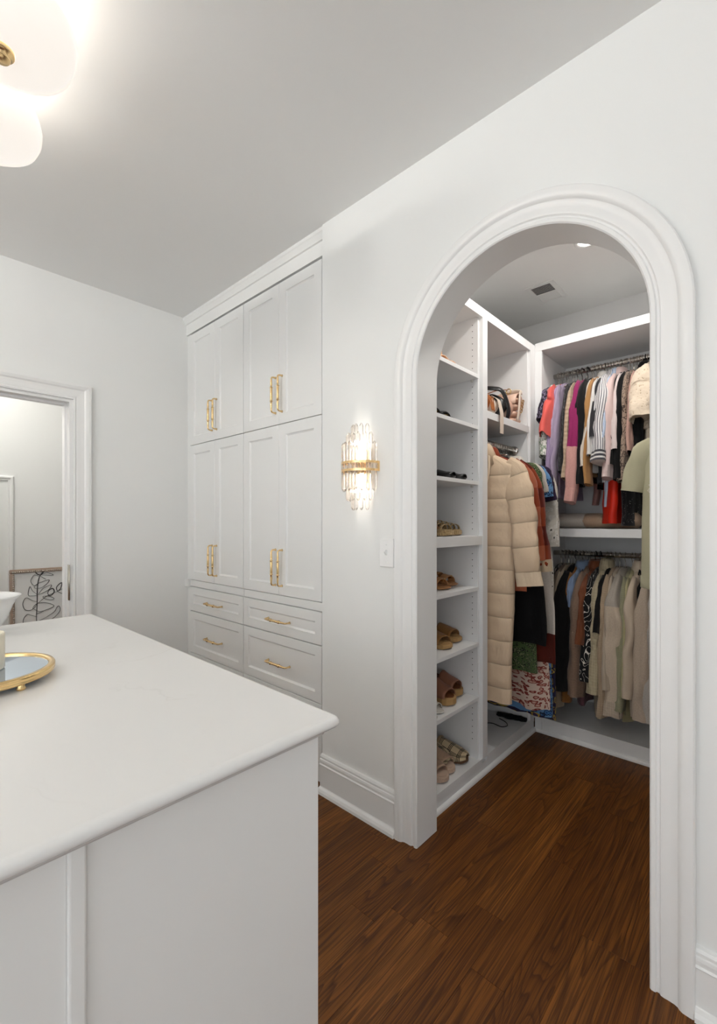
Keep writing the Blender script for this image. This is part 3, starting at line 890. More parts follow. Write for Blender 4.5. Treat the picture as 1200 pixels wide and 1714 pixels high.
def garment(name, label, cat, group, loc, rz, mat, sw=0.195, hw=None, L=0.66, tk=0.018, slen=0.60, sr=0.058, sflat=0.40, out=0.08, sfold=0.13,
            smat=None, cuff=None, cuffmat=None, collar=None, band=None, fold=0.013, seed=0, neck=0.062, zn=0.072, drop=0.075,
            straps=False, puff=None, hang='wire', hlabel=None, hgroup=None, shift=0.0, skew=0.0, hemwave=0.0, placket=None, sdy=0.0, nohang=False, cend=0.80, back=0):
    t = thing(name, label, cat, loc, rz, group)
    hw = hw if hw is not None else sw+0.02
    smat = smat or mat
    N = 36
    rows = []
    for k in range(6):
        s = k/5
        rows.append((neck+(sw-neck)*s, zn+drop*s**1.25, 0.62+0.38*s))
    nb = 26 if not puff else 60
    for k in range(1, nb+1):
        s = k/nb
        e = smoothstep(0, 1, min(1, s*1.15))
        rows.append((sw+(hw-sw)*e+0.012*smoothstep(0, 0.15, s), zn+drop+(L-drop)*s, 1.0))
    rings = []; V = []
    zt = zn+drop
    for w_, z, tt in rows:
        dn = max(0.0, (z-zt)/(L-drop)) if L > drop else 0
        pf = 1.0
        if puff: pf = 1+puff[1]*(abs(math.sin(PI*z/puff[0]))**0.55-0.75)
        ring = []
        am = fold*smoothstep(0.0, 0.6, dn)
        for j in range(N):
            a = 2*PI*j/N
            c_, s_ = math.cos(a), math.sin(a)
            x = w_*math.copysign(abs(c_)**cend, c_)
            y = tk*tt*pf*math.copysign(abs(s_)**0.75, s_)
            x *= 1+0.035*dn*nz(z*5, seed*3.1, 0.3)
            y += am*(math.sin(x*42+seed*1.7+1.5*nz(x*6, z*3, seed))+0.6*nz(x*22, z*5, seed*2.0))
            y += 0.006*nz(x*16, z*16, seed+4.0)
            zz = -z-(hemwave*math.sin(x*30+seed)*smoothstep(0.7, 1, dn) if hemwave else 0)-0.006*nz(x*9, seed, 1)*dn
            ring.append((x+shift*dn, y+skew*dn, zz))
        rings.append(ring); V.append(z-zn)
    last = rings[-1]; cxm = sum(p[0] for p in last)/N; cym = sum(p[1] for p in last)/N
    mb = MB().rings(rings, True, True, False, uvs=(4*sw, V))
    mb.rings([last, [(cxm+(p[0]-cxm)*0.97, cym+(p[1]-cym)*0.70, p[2]+0.001) for p in last], [(cxm+(p[0]-cxm)*0.95, cym+(p[1]-cym)*0.62, p[2]+0.03) for p in last]], True, False, True, uvs=(4*sw, [V[-1], V[-1]+0.004, V[-1]+0.03]), smooth=False)
    body = mb.build('body', mat, t)
    if band:
        bl, bm_ = band
        rr = []
        for q, kz in ((1.0, 0.0), (1.014, 0.004), (1.014, bl-0.004), (1.0, bl)):
            rr.append([(cxm+(p[0]-cxm)*q, cym+(p[1]-cym)*(q+0.04), p[2]+kz-0.001) for p in last])
        MB().rings(rr[::-1], True, True, True, uvs=(4*sw, [0, 0.01, bl, bl+0.01])).build('hem_band', bm_, body)
    if straps:
        for sg in (-1, 1):
            MB().tube(catmull([(sg*sw*0.62, -tk*0.9, -zn-0.012), (sg*sw*0.64, -0.008, -zn+0.06), (sg*sw*0.66, 0.0, -0.108), (sg*sw*0.64, 0.008, -zn+0.06), (sg*sw*0.62, tk*0.9, -zn-0.012)], 4), 0.0035, 6).build('strap', smat, t)
    elif slen > 0:
        for sg in (-1, 1):
            zs = zn+drop
            ctrl = [(sw-0.045, zs-0.018), (sw+0.004, zs+0.030), (sw+0.022, zs+0.10), (sw+0.025+out*0.45, zs+slen*0.55), (sw+0.025+out, zs+slen)]
            if slen < 0.22:
                ctrl = [(sw-0.045, zs-0.018), (sw+0.004, zs+0.025), (sw+0.02+out*0.5, zs+slen*0.5), (sw+0.025+out, zs+slen)]
            if sg == back: ctrl = [(min(a, sw-0.03), b) for a, b in ctrl]
            P0 = catmull([(sg*a, 0, -b) for a, b in ctrl], 12)
            acc = [0.0]
            for i in range(1, len(P0)): acc.append(acc[-1]+(P0[i]-P0[i-1]).length)
            tot = acc[-1]; n = 30 if slen > 0.3 else 18
            P = []
            k = 0
            for i in range(n):
                d = tot*i/(n-1)
                while k < len(acc)-2 and acc[k+1] < d: k += 1
                u_ = (d-acc[k])/max(1e-9, acc[k+1]-acc[k])
                P.append(P0[k].lerp(P0[k+1], min(1, u_)))
            rr = []; VV = []
            NS = 24
            for i, p in enumerate(P):
                f = i/(n-1)
                Tn = (P[min(i+1, n-1)]-P[max(i-1, 0)]).normalized()
                pp = Vector((-Tn.z, 0, Tn.x))
                r = min(sr, 0.045 if sg == back else 1)*(0.50+0.50*smoothstep(0, 0.30, f))*(1-0.22*f)
                fl = sflat*(0.75+0.25*smoothstep(0, 0.35, f))
                if cuff and cuff < 1 and f > 0.94: r *= cuff
                pz_ = (1+puff[1]*0.5*(abs(math.sin(PI*f*tot/puff[0]))**0.55-0.75)) if puff else 1.0
                ring = []
                ph = seed*1.3+sg+2.2*nz(seed, sg, f*3.0)
                for j in range(NS):
                    a = 2*PI*j/NS
                    c_, s_ = math.cos(a), math.sin(a)
                    q = 1+sfold*math.cos(3*a+ph)*smoothstep(0.05, 0.4, f)+0.5*sfold*math.cos(5*a-ph*1.7)+0.14*nz(c_*1.3+seed, s_*1.3+sg, f*tot*11)+0.07*nz(c_*3+seed, s_*3+sg, f*tot*34+c_*2)
                    ring.append(p+pp*(r*q*pz_*math.copysign(abs(c_)**0.85, c_))+Vector((0, 1, 0))*(r*fl*q*pz_*math.copysign(abs(s_)**0.85, s_)+sdy*f+0.012*nz(seed, sg*2.0, p.z*6)))
                rr.append(ring); VV.append(f*tot+0.03)
            e = rr[-1]; ce = sum((Vector(q) for q in e), Vector())/NS
            smb = MB().rings(rr, True, True, False, uvs=(0.36, VV))
            smb.rings([e, [ce+(q-ce)*0.88+Vector((0, 0, 0.001)) for q in e], [ce+(q-ce)*0.80+Vector((0, 0, 0.035)) for q in e]], True, False, True, uvs=(0.36, [VV[-1], VV[-1]+0.004, VV[-1]+0.04]), smooth=False)
            so = smb.build('sleeve', smat, t)
            if cuffmat:
                e1 = rr[-1]; e0 = rr[-4]
                c1 = sum((Vector(q) for q in e1), Vector())/NS; c0 = sum((Vector(q) for q in e0), Vector())/NS
                MB().rings([[c0+(q-c0)*0.98 for q in e0], [c0+(q-c0)*1.035 for q in e0], [c1+(q-c1)*1.06 for q in e1], [c1+(q-c1)*0.90+Vector((0, 0, -0.0005)) for q in e1]], True, True, True, uvs=(0.36, [0, 0.01, 0.06, 0.07]), smooth=False).build('cuff', cuffmat, so)
    if collar:
        a, b, hh, cm = collar
        prof = [(neck*0.80, 0.022, -zn-0.010), (neck*0.84, 0.026, -zn+hh*0.7), (neck*0.95, 0.030, -zn+hh), (neck*1.15, 0.034, -zn+hh*0.75), (neck*a, b, -zn-hh*0.9), (neck*a*0.97, b*0.9, -zn-hh*0.85)]
        rr = [[(px*math.cos(2*PI*j/24), py*math.sin(2*PI*j/24), pz-(0.02 if pz < -zn and math.sin(2*PI*j/24) < -0.5 else 0)) for j in range(24)] for px, py, pz in prof]
        MB().rings(rr, True, False, False, uvs=(0.4, [0, .02, .04, .05, .1, .11])).build('collar', cm, t)
    if placket:
        pm, px0 = placket
        MB().box((px0-0.012, -tk-fold-0.006, -zn-L+0.01), (px0+0.012, -tk*0.6, -zn-0.05)).build('placket', pm, t)
    if not nohang:
        hanger(hlabel or 'silver wire hanger carrying clothes', hgroup or 'hangers', loc, rz, hang, w=max(0.12, sw-0.012), drop=drop-0.006 if not straps else 0.05)
    return t

CREAM = '#ddc9ad'
UP = 'clothes on the upper rod of the end unit'; LO = 'clothes on the lower rod of the end unit'; BAY = 'clothes in the hanging bay'
HU = ('slim metal hook hanger on the upper rod of the end unit', 'hangers on the upper rod'); HL = ('slim metal hook hanger on the lower rod of the end unit', 'hangers on the lower rod')
HB = ('slim metal hook hanger on the short rod of the hanging bay', 'hangers in the hanging bay')
HUK = ('black velvet hanger on the upper rod of the end unit', 'black hangers on the upper rod'); HLK = ('black velvet hanger on the lower rod of the end unit', 'black hangers on the lower rod')
sd = 0
def up(name, label, cat, X, mat, **kw):
    global sd
    sd += 1
    blk = kw.pop('blk', False)
    h = HUK if blk else HU
    return garment(name, label, cat, UP, (X, RUY, RUZ), PI/2+kw.pop('tw', 0.0), mat, seed=sd, back=1, hang='black' if blk else 'wire', hlabel=h[0], hgroup=h[1], **kw)
def lo(name, label, cat, X, mat, **kw):
    global sd
    sd += 1
    blk = kw.pop('blk', False)
    h = HLK if blk else HL
    return garment(name, label, cat, LO, (X, RUY, RLZ), PI/2+kw.pop('tw', 0.0), mat, seed=sd, back=1, hang='black' if blk else 'wire', hlabel=h[0], hgroup=h[1], **kw)
def bay(name, label, cat, Y, mat, **kw):
    global sd
    sd += 1
    return garment(name, label, cat, BAY, (BX, Y, RODZ), kw.pop('tw', 0.0), mat, seed=sd, back=-1, hang='wire', hlabel=HB[0], hgroup=HB[1], **kw)
BX = RODX

black = fab('black', 'plain', '#121214', sheen=0.1)
jet = fab('jet', 'plain', '#0b0b0d', sheen=0.05)
# -- upper rod, from the corner column towards the right
up('blouse', 'black and lilac dotted blouse hung in the corner by the column', 'blouse', -1.052, fab('lilac_dots', 'print', '#191820', '#8d7f9c', '#262230', scale=60), slen=0.20, sr=0.06, L=0.60)
up('blouse', 'pale green and white floral blouse next to the corner column', 'blouse', -1.034, fab('green_floral', 'print', '#b9c7a8', '#e6ebe0', '#6d8465', '#f1efe9', scale=55), slen=0.42, sr=0.075, L=0.62, out=0.07)
up('ruffle_top', 'neon coral pink top with wide sleeves', 'top', -1.018, fab('coral', 'plain', '#f4685f', rough=0.5), slen=0.30, sr=0.085, out=0.10, L=0.52)
up('blouse', 'lavender striped blouse with loose sleeves', 'blouse', -0.998, fab('lavender_stripe', 'vstripe', '#b7a3c4', '#7d6a90', freq=70, thr=0.7), slen=0.50, sr=0.055, L=0.66)
up('tee_shirt', 'plain lavender tee beneath the coral top', 'shirt', -0.986, fab('lavender', 'plain', '#b9a8c2'), slen=0.62, sr=0.06, L=0.74, out=0.08)
up('camisole', 'silver grey satin camisole with thin straps', 'top', -0.962, fab('silver_satin', 'plain', '#b7aea6', rough=0.35), straps=True, zn=0.20, drop=0.03, sw=0.17, neck=0.12, L=0.42)
up('camisole', 'cream satin camisole with thin straps beside the grey one', 'top', -0.950, fab('cream_satin', 'plain', '#d8cdbd', rough=0.35), straps=True, zn=0.20, drop=0.03, sw=0.18, neck=0.13, L=0.44)
up('jacket', 'black sequinned evening jacket', 'jacket', -0.932, fab('black_sequin', 'sequin', '#0e0e10', '#8b8b90', rough=0.3), slen=0.52, L=0.58, sr=0.05, blk=True)
up('cardigan', 'beige chunky ribbed knit cardigan', 'cardigan', -0.905, fab('beige_knit', 'knit', '#d6bda1', freq=26, bs=0.9), slen=0.56, L=0.62, sr=0.058, out=0.08, blk=True)
up('sweater', 'magenta and blush colour-block sweater', 'sweater', -0.872, fab('magenta_blush', 'block', '#a02c68', '#dba59d', thr=0.46), slen=0.70, L=0.64, sr=0.068, sflat=0.50, out=0.11, cuff=0.92, cuffmat=fab('blush', 'fuzzy', '#dca79f'), blk=True)
up('sweater', 'black long sleeved sweater beside the magenta one', 'sweater', -0.836, black, slen=0.60, L=0.64, sr=0.072, sflat=0.55, out=0.06)
up('blouse', 'thin ivory blouse between black and camel', 'blouse', -0.812, fab('ivory', 'plain', '#e3dacd'), slen=0.50, L=0.60, sr=0.045)
up('sweater', 'camel brown long sleeved sweater', 'sweater', -0.796, fab('camel', 'plain', '#b88854'), slen=0.60, L=0.62, sr=0.06, out=0.07)
up('shirt', 'white cotton shirt hung beside the camel sweater', 'shirt', -0.776, fab('white', 'plain', '#e9e6e2'), slen=0.44, L=0.60, sr=0.05, collar=(1.5, 0.05, 0.03, fab('white', 'plain', '#e9e6e2')))
up('blazer', 'charcoal blazer between the white and striped shirts', 'jacket', -0.760, fab('charcoal', 'plain', '#2f2f33'), slen=0.34, L=0.66, sr=0.045)
up('striped_shirt', 'white shirt with charcoal pinstripes and banded cuffs', 'shirt', -0.728, fab('pinstripe', 'vstripe', '#e8e6e6', '#5f5c68', freq=64, thr=0.66), slen=0.48, L=0.66, sr=0.080, sflat=0.55, out=0.085, cuffmat=fab('cuffstripe', 'hstripe', '#e8e6e3', '#4a4950', freq=48, thr=0.45), collar=(1.5, 0.05, 0.03, fab('pinstripe', 'vstripe', '#e8e6e6', '#5f5c68')))
up('striped_shirt', 'pale blue and white striped shirt', 'shirt', -0.706, fab('bluestripe', 'vstripe', '#dfe6ef', '#8ea7cf', freq=80, thr=0.5), slen=0.36, L=0.80, sr=0.05, collar=(1.6, 0.055, 0.034, fab('bluestripe', 'vstripe', '#dfe6ef', '#8ea7cf')))
up('shirt', 'blush pink button shirt with long sleeves', 'shirt', -0.686, fab('palepink', 'plain', '#e8cdc9', rough=0.6), slen=0.57, L=0.66, sr=0.070, sflat=0.5, out=0.065, cuffmat=fab('palepink2', 'plain', '#ecd5d1'), collar=(1.6, 0.055, 0.034, fab('palepink', 'plain', '#e8cdc9')))
up('slip_dress', 'bright red satin slip dress hanging below the shirts', 'dress', -0.690, fab('red_satin', 'plain', '#d62a14', rough=0.4, sheen=0.0), straps=True, zn=0.22, drop=0.03, sw=0.15, neck=0.11, hw=0.205, L=0.745, tk=0.040, fold=0.02, shift=-0.055)
up('sweater', 'thin black knit next to the blush shirt', 'sweater', -0.668, black, slen=0.50, L=0.60, sr=0.042)
up('blouse', 'pale rose blouse with narrow white sleeves', 'blouse', -0.654, fab('rose_white', 'plain', '#e9d9d6'), slen=0.42, L=0.55, sr=0.055, out=0.07)
up('velvet_top', 'black velvet top with long sleeves', 'top', -0.636, jet, slen=0.58, L=0.64, sr=0.062, sflat=0.5, out=0.06)
up('blouse', 'taupe snake print blouse', 'blouse', -0.617, fab('snake', 'contour', '#a38f7f', '#54473f', scale=30, thr=0.34), slen=0.59, L=0.64, sr=0.058, sflat=0.5, out=0.055)
up('dress', 'black dress with tiny white dots hanging lowest on the rod', 'dress', -0.622, fab('blackdots', 'print', '#b9b4b0', '#141114', '#17151a', '#19171b', scale=130), straps=True, zn=0.20, drop=0.03, sw=0.16, neck=0.11, L=0.78, hw=0.20)
up('camisole', 'plum camisole with thin straps', 'top', -0.600, fab('plum', 'plain', '#5d3566', rough=0.5), straps=True, zn=0.19, drop=0.03, sw=0.17, neck=0.12, L=0.40)
up('camisole', 'black camisole with beige straps', 'top', -0.590, jet, smat=fab('beige_satin', 'plain', '#d2bb9c', rough=0.4), straps=True, zn=0.19, drop=0.03, sw=0.18, neck=0.12, L=0.42)
up('blouse', 'dusty blush blouse with short hem', 'blouse', -0.584, fab('dustyblush', 'plain', '#c9a092'), slen=0.44, L=0.50, sr=0.05)
up('camisole', 'champagne camisole with satin straps', 'top', -0.574, fab('champagne', 'plain', '#d9c7a8', rough=0.4), straps=True, zn=0.18, drop=0.03, sw=0.18, neck=0.12, L=0.38)
up('blazer', 'black tailored blazer beside the lace blouse', 'jacket', -0.560, jet, slen=0.62, L=0.72, sr=0.066, sflat=0.55, blk=True, out=0.03, collar=(1.7, 0.055, 0.04, jet))
up('lace_blouse', 'cream lace blouse with embroidered bell sleeves', 'blouse', -0.522, fab('lace', 'lace', '#e3d2bd', '#bfa88a', bs=0.8), slen=0.28, L=0.55, sr=0.105, sflat=0.62, out=0.08, tk=0.03, collar=(1.5, 0.05, 0.03, fab('lace2', 'plain', '#e8dac8')), blk=True)
up('blouse', 'blue and white floral blouse at the arch side', 'blouse', -0.468, fab('blue_floral', 'print', '#c9d0e2', '#6d82b8', '#eceae6', '#4b5f93', scale=48), slen=0.22, L=0.60, sr=0.075, sflat=0.6, out=0.06, tk=0.026, blk=True)
for k, (X, cc) in enumerate(((-0.40, '#8d8a86'), (-0.33, '#2c3038'), (-0.26, '#b9a99a'))):
    up('sweater', ['grey sweater', 'navy sweater', 'oatmeal sweater'][k]+' behind the arch casing on the upper rod', 'sweater', X, fab('hid%d' % k, 'plain', cc), tk=0.025)

# -- lower rod
lo('blouse', 'dark leaf print blouse in the lower corner by the column', 'blouse', -1.035, fab('darkleaf', 'print', '#1c1c1e', '#d4cfc7', '#2a2926', scale=30), slen=0.5, L=0.66)
lo('sweater', 'taupe knitted sweater in the lower corner', 'sweater', -1.005, fab('taupe', 'knit', '#8a7766', freq=60), slen=0.66, L=0.84, sr=0.06)
lo('shirt', 'cream shirt showing under the black coat', 'shirt', -0.985, fab('cream1', 'plain', '#c9b79d'), slen=0.60, L=0.86)
lo('coat', 'long black wool coat on the lower rod', 'coat', -0.944, jet, slen=0.64, L=0.72, sr=0.090, sflat=0.60, tk=0.030, out=0.10, blk=True)
lo('suede_shirt', 'ochre brown suede shirt behind the black coat', 'shirt', -0.918, fab('ochre', 'fuzzy', '#8d5f2e'), slen=0.72, L=0.76, sr=0.062, sflat=0.5, out=0.02)
lo('shirt', 'light blue cotton shirt with collar beside the black coat', 'shirt', -0.900, fab('lightblue', 'plain', '#8ea3c4'), slen=0.16, sr=0.05, out=0.02, L=0.55, collar=(1.6, 0.05, 0.03, fab('lightblue', 'plain', '#8ea3c4')))
lo('camisole', 'mauve ribbed tank dress hanging low', 'dress', -0.866, fab('mauve', 'knit', '#79525c', freq=70), straps=True, zn=0.17, drop=0.03, sw=0.15, neck=0.11, L=0.72, hw=0.19, tk=0.03)
lo('sweater', 'fuzzy mocha brown sweater on the lower rod', 'sweater', -0.856, fab('mocha', 'fuzzy', '#8d7361', bs=0.8), slen=0.66, L=0.70, sr=0.085, sflat=0.62, tk=0.028, out=0.06)
lo('jacket', 'rust brown leather jacket beside the mocha sweater', 'jacket', -0.826, fab('rust', 'plain', '#7d4526', rough=0.45), slen=0.36, L=0.62, sr=0.07, collar=(1.6, 0.055, 0.04, fab('rust', 'plain', '#7d4526')), blk=True)
lo('shirt', 'black shirt with white line drawings', 'shirt', -0.800, fab('lineart', 'contour', '#111113', '#d8d2c8', scale=16, thr=0.10), slen=0.56, L=0.62, sr=0.064, sflat=0.55, blk=True)
lo('jacket', 'cream quilted jacket with high collar', 'jacket', -0.762, fab('cream_jacket', 'knit', '#cdbf9f', freq=44, bs=0.5), slen=0.62, L=0.86, sr=0.068, sflat=0.55, collar=(1.7, 0.055, 0.05, fab('cream_jacket', 'knit', '#cdbf9f')), tk=0.026)
lo('top', 'thin black top beside the cream jacket', 'top', -0.740, jet, slen=0.28, L=0.5)
lo('sweater', 'beige ribbed sweater beside the cream jacket', 'sweater', -0.718, fab('beige_rib', 'knit', '#bfa88d', freq=70), slen=0.74, L=0.76, sr=0.070, sflat=0.55, out=0.05, cuffmat=fab('beige_rib2', 'knit', '#c4ad92', freq=90))
lo('shirt', 'pale stone cotton shirt with small black tab', 'shirt', -0.694, fab('stone', 'plain', '#c7b7a3'), slen=0.58, L=0.78)
lo('sweater', 'cream sweater with silver beaded yoke', 'sweater', -0.664, fab('cream_bead', 'block', '#b6aca0', '#d8c6b0', thr=0.20), slen=0.72, L=0.70, sr=0.088, sflat=0.60, tk=0.032, out=0.05, cuffmat=fab('cream_cuff', 'knit', '#d8c7b2', freq=80), hw=0.22)
lo('sweater', 'sage green fine knit beside the beaded sweater', 'sweater', -0.628, fab('sage', 'knit', '#a3a081', freq=80), slen=0.68, L=0.80, sr=0.06, sflat=0.5)
lo('cardigan', 'pale green cardigan hanging low on the lower rod', 'cardigan', -0.612, fab('palegreen', 'plain', '#b5ad85'), slen=0.60, L=0.84, sr=0.05)
lo('robe', 'cream wrap robe with tied belt', 'robe', -0.586, fab('robe', 'plain', '#d3c1ab'), slen=0.60, L=0.80, sr=0.07, sflat=0.5, collar=(1.7, 0.06, 0.05, fab('robe2', 'plain', '#dccbb6')), tk=0.026)
lo('tank_top', 'black wool tank top by the fleece', 'top', -0.560, jet, straps=True, zn=0.13, drop=0.04, sw=0.18, neck=0.10, L=0.46, tk=0.024)
lo('fleece', 'oatmeal fleece pullover at the arch side', 'sweater', -0.524, fab('oatmeal', 'fuzzy', '#bfae9c'), slen=0.70, L=0.72, sr=0.075, sflat=0.6, tk=0.028)
lo('sweater', 'light grey pullover beside the oatmeal fleece', 'sweater', -0.480, fab('ltgrey', 'fuzzy', '#b3ada6'), slen=0.70, L=0.72, sr=0.07, sflat=0.6, tk=0.026)
for k, (X, cc) in enumerate(((-0.42, '#c4b8ac'), (-0.35, '#44454a'))):
    lo('sweater', ['ecru sweater', 'slate sweater'][k]+' behind the arch casing on the lower rod', 'sweater', X, fab('hidl%d' % k, 'plain', cc), tk=0.025)
# empty hangers pushed together on the upper rod
for k in range(16):
    X = -0.93+k*0.027+0.004*math.sin(k*5)
    hanger(HU[0], HU[1], (X, RUY, RUZ), PI/2+0.06*math.sin(k*3), 'wire', w=0.18)
for k in range(8):
    X = -1.03+k*0.021
    hanger(HL[0], HL[1], (X, RUY, RLZ), PI/2+0.05*math.sin(k*3), 'wire', w=0.18)

# -- hanging bay
creamq = fab('cream_quilt', 'quilt', '#e2c8aa', rough=0.6, bs=0.9, freq=8.0)
coat = bay('quilted_coat', 'long cream quilted puffer coat with rolled cuffs', 'coat', 2.285, creamq, sw=0.205, hw=0.175, L=1.33, tk=0.036, slen=0.62, sr=0.076, sflat=0.55, out=0.062, sfold=0.07, puff=(0.125, 0.22), cuffmat=fab('cream_quilt2', 'plain', '#e6cfb2', rough=0.6, bs=0.2), collar=(1.75, 0.075, 0.055, creamq), fold=0.004, sdy=-0.03, cend=0.7)
MB().box((0.022, -0.050, -1.38), (0.046, -0.034, -0.22)).build('front_flap', fab('cream_quilt2', 'plain', '#e2cba9'), coat, bevel=0.004)
MB().box((-0.05, -0.056, -1.36), (-0.006, -0.036, -0.20)).build('front_flap', creamq, coat, bevel=0.004)
mb = MB().tube(catmull([(0.075, -0.040, -0.09), (0.085, -0.062, -0.17), (0.070, -0.070, -0.25), (0.045, -0.060, -0.31), (0.0, -0.058, -0.30)], 4), 0.011, 8, flat=0.5)
mb.build('lapel', fab('cream_quilt2', 'plain', '#e2cba9'), coat)
bay('jacket', 'rust and orange plaid shirt jacket behind the cream coat', 'jacket', 2.350, fab('rustplaid', 'plaid', '#ad5a37', '#8f3f25', '#b8694a', '#d9b79c', freq=5), sw=0.205, L=0.74, slen=0.50, sr=0.066, sflat=0.5, out=0.055, collar=(1.7, 0.06, 0.045, fab('rustplaid', 'plaid', '#b4532d')))
bay('trousers', 'light taupe trousers folded over a hanger in the bay', 'trousers', 2.372, fab('taupe_trouser', 'plain', '#a88f76'), sw=0.11, hw=0.11, neck=0.09, zn=0.12, drop=0.01, L=1.06, tk=0.014, slen=0, shift=0.03, straps=False)
bay('shirt', 'burnt red plaid flannel shirt with light cuffs', 'shirt', 2.400, fab('redplaid', 'plaid', '#7c2a15', '#5f1d0e', '#97411f', '#c08a68', freq=5), sw=0.210, L=0.72, slen=0.56, sr=0.064, sflat=0.5, out=0.060, cuffmat=fab('cuffcream', 'plain', '#d9c2a3'))
bay('dress', 'black sleeveless midi dress in the bay', 'dress', 2.440, jet, sw=0.18, hw=0.30, L=1.03, slen=0, tk=0.022, neck=0.08)
bay('dress', 'dark green floral midi dress in the bay', 'dress', 2.475, fab('greenfloral', 'print', '#10170f', '#2f4a30', '#8a9069', '#17201a', '#52663f', scale=85), sw=0.19, hw=0.235, L=1.20, slen=0.16, sr=0.06, out=0.02, tk=0.02)
bay('dress', 'white dress with burnt orange and rust print border', 'dress', 2.515, fab('rustborder', 'block', '#d9cfc4', '#5e1d10', thr=0.98), sw=0.2, hw=0.315, L=1.14, slen=0.14, sr=0.06, out=0.02, tk=0.02)
bay('skirt', 'pink floral ruffled maxi dress reaching lowest beside the coat', 'dress', 2.545, fab('pinkfloral', 'print', '#d9b3a2', '#c68d7d', '#8a3b34', '#e2c9ba', scale=55), sw=0.18, hw=0.27, L=1.42, slen=0.14, sr=0.05, out=0.02, tk=0.02, hemwave=0.012)
bay('dress', 'blue watercolour print long dress in the bay', 'dress', 2.582, fab('blueprint', 'print', '#2b4f86', '#4d7fb8', '#24344f', '#6a97c6', scale=34), sw=0.2, hw=0.275, L=1.46, slen=0.16, sr=0.055, out=0.02, tk=0.02)
bay('blouse', 'dark green camisole blouse with purple straps in the bay', 'blouse', 2.612, fab('darkgreen', 'plain', '#2e4a36', rough=0.5), sw=0.20, L=0.5, slen=0.18, sr=0.06, out=0.02, smat=fab('purple_trim', 'plain', '#33223f'))
bay('dress', 'mustard and violet print long dress by the column', 'dress', 2.640, fab('mustard', 'print', '#a38a3c', '#4b3f5e', '#b59a4a', '#2f2a44', scale=30), sw=0.2, hw=0.27, L=1.50, slen=0.14, sr=0.05, out=0.02, tk=0.018)
bay('blouse', 'white blouse with dark leaf print by the column', 'blouse', 2.682, fab('leafwhite', 'print', '#4a463f', '#e3ddd4', '#ece7df', '#d9d2c7', scale=42), sw=0.20, hw=0.245, L=0.90, slen=0.44, sr=0.062, sflat=0.5, out=0.020, tk=0.022, collar=(1.5, 0.05, 0.03, fab('leafwhite', 'print', '#e3ddd4')))
for k in range(10):
    hanger(HB[0], HB[1], (BX, 2.40+k*0.030, RODZ), 0.05*math.sin(k*2.3), 'wire', w=0.18)

# -- green shirt hanging on the side rail
gsage = fab('sage_tee', 'plain', '#c2bd9f', sheen=0.1)
gs = garment('sweatshirt', 'sage green short sleeved sweatshirt with cream lettering on the side rail', 'sweatshirt', None, (-0.20, 2.28, 1.83), 0.0, gsage, sw=0.212, hw=0.225, L=0.74, tk=0.045, drop=0.125, slen=0.195, sr=0.058, sflat=0.6, out=0.030, sfold=0.05, seed=77, fold=0.010, band=(0.055, gsage), hang='white', hlabel='white plastic hanger on the side rail', hgroup='hangers on the side rail', cend=0.72)
# three raised cream letters in a row on the chest
ink = fab('cream_ink', 'plain', '#e8e2cf')
def stroke(mb, pts, r=0.0042):
    mb.tube([(p[0], -0.064, p[1]) for p in pts], r, 6)
mb = MB()
x0 = -0.196; z0 = -0.405; h = 0.034
stroke(mb, [(x0+0.020, z0), (x0+0.006, z0+0.003), (x0, z0+0.010), (x0+0.004, z0+0.016), (x0+0.016, z0+0.019), (x0+0.020, z0+0.026), (x0+0.014, z0+h), (x0+0.002, z0+h-0.002)][::-1])
stroke(mb, [(x0+0.034, z0), (x0+0.044, z0+h), (x0+0.054, z0)]); stroke(mb, [(x0+0.038, z0+0.012), (x0+0.050, z0+0.012)])
stroke(mb, [(x0+0.066, z0), (x0+0.066, z0+h), (x0+0.084, z0), (x0+0.084, z0+h)])
mb.build('chest_lettering', ink, gs)

# ---------------------------------------------------------------- folded blanket on the middle shelf
rb = thing('rolled_blanket', 'white and tan rolled blanket lying on the middle shelf', 'blanket', (-0.83, 3.02, 1.2655))
M_white_fleece = fab('white_fleece', 'fuzzy', '#cfc6bb')
def roll(x0, x1, mat, nm, sc):
    rr = []; V = []
    for k in range(15):
        f = k/14
        x = x0+(x1-x0)*f
        e = min(1, min(f, 1-f)*9+0.45)
        rr.append([(x, 0.085*sc*e*math.cos(2*PI*j/20)*(1+0.05*nz(f*5, j*0.7, 1)), 0.047+0.047*sc*e*math.sin(2*PI*j/20)*(1+0.08*nz(f*6, j*0.5, 4))) for j in range(20)])
        V.append(f*0.4)
    MB().rings(rr, True, True, True, uvs=(0.4, V)).build(nm, mat, rb)
roll(-0.20, -0.02, M_white_fleece, 'white_end', 1.0)
roll(-0.06, 0.26, fab('tan_fleece', 'fuzzy', '#b99d84'), 'tan_roll', 0.97)

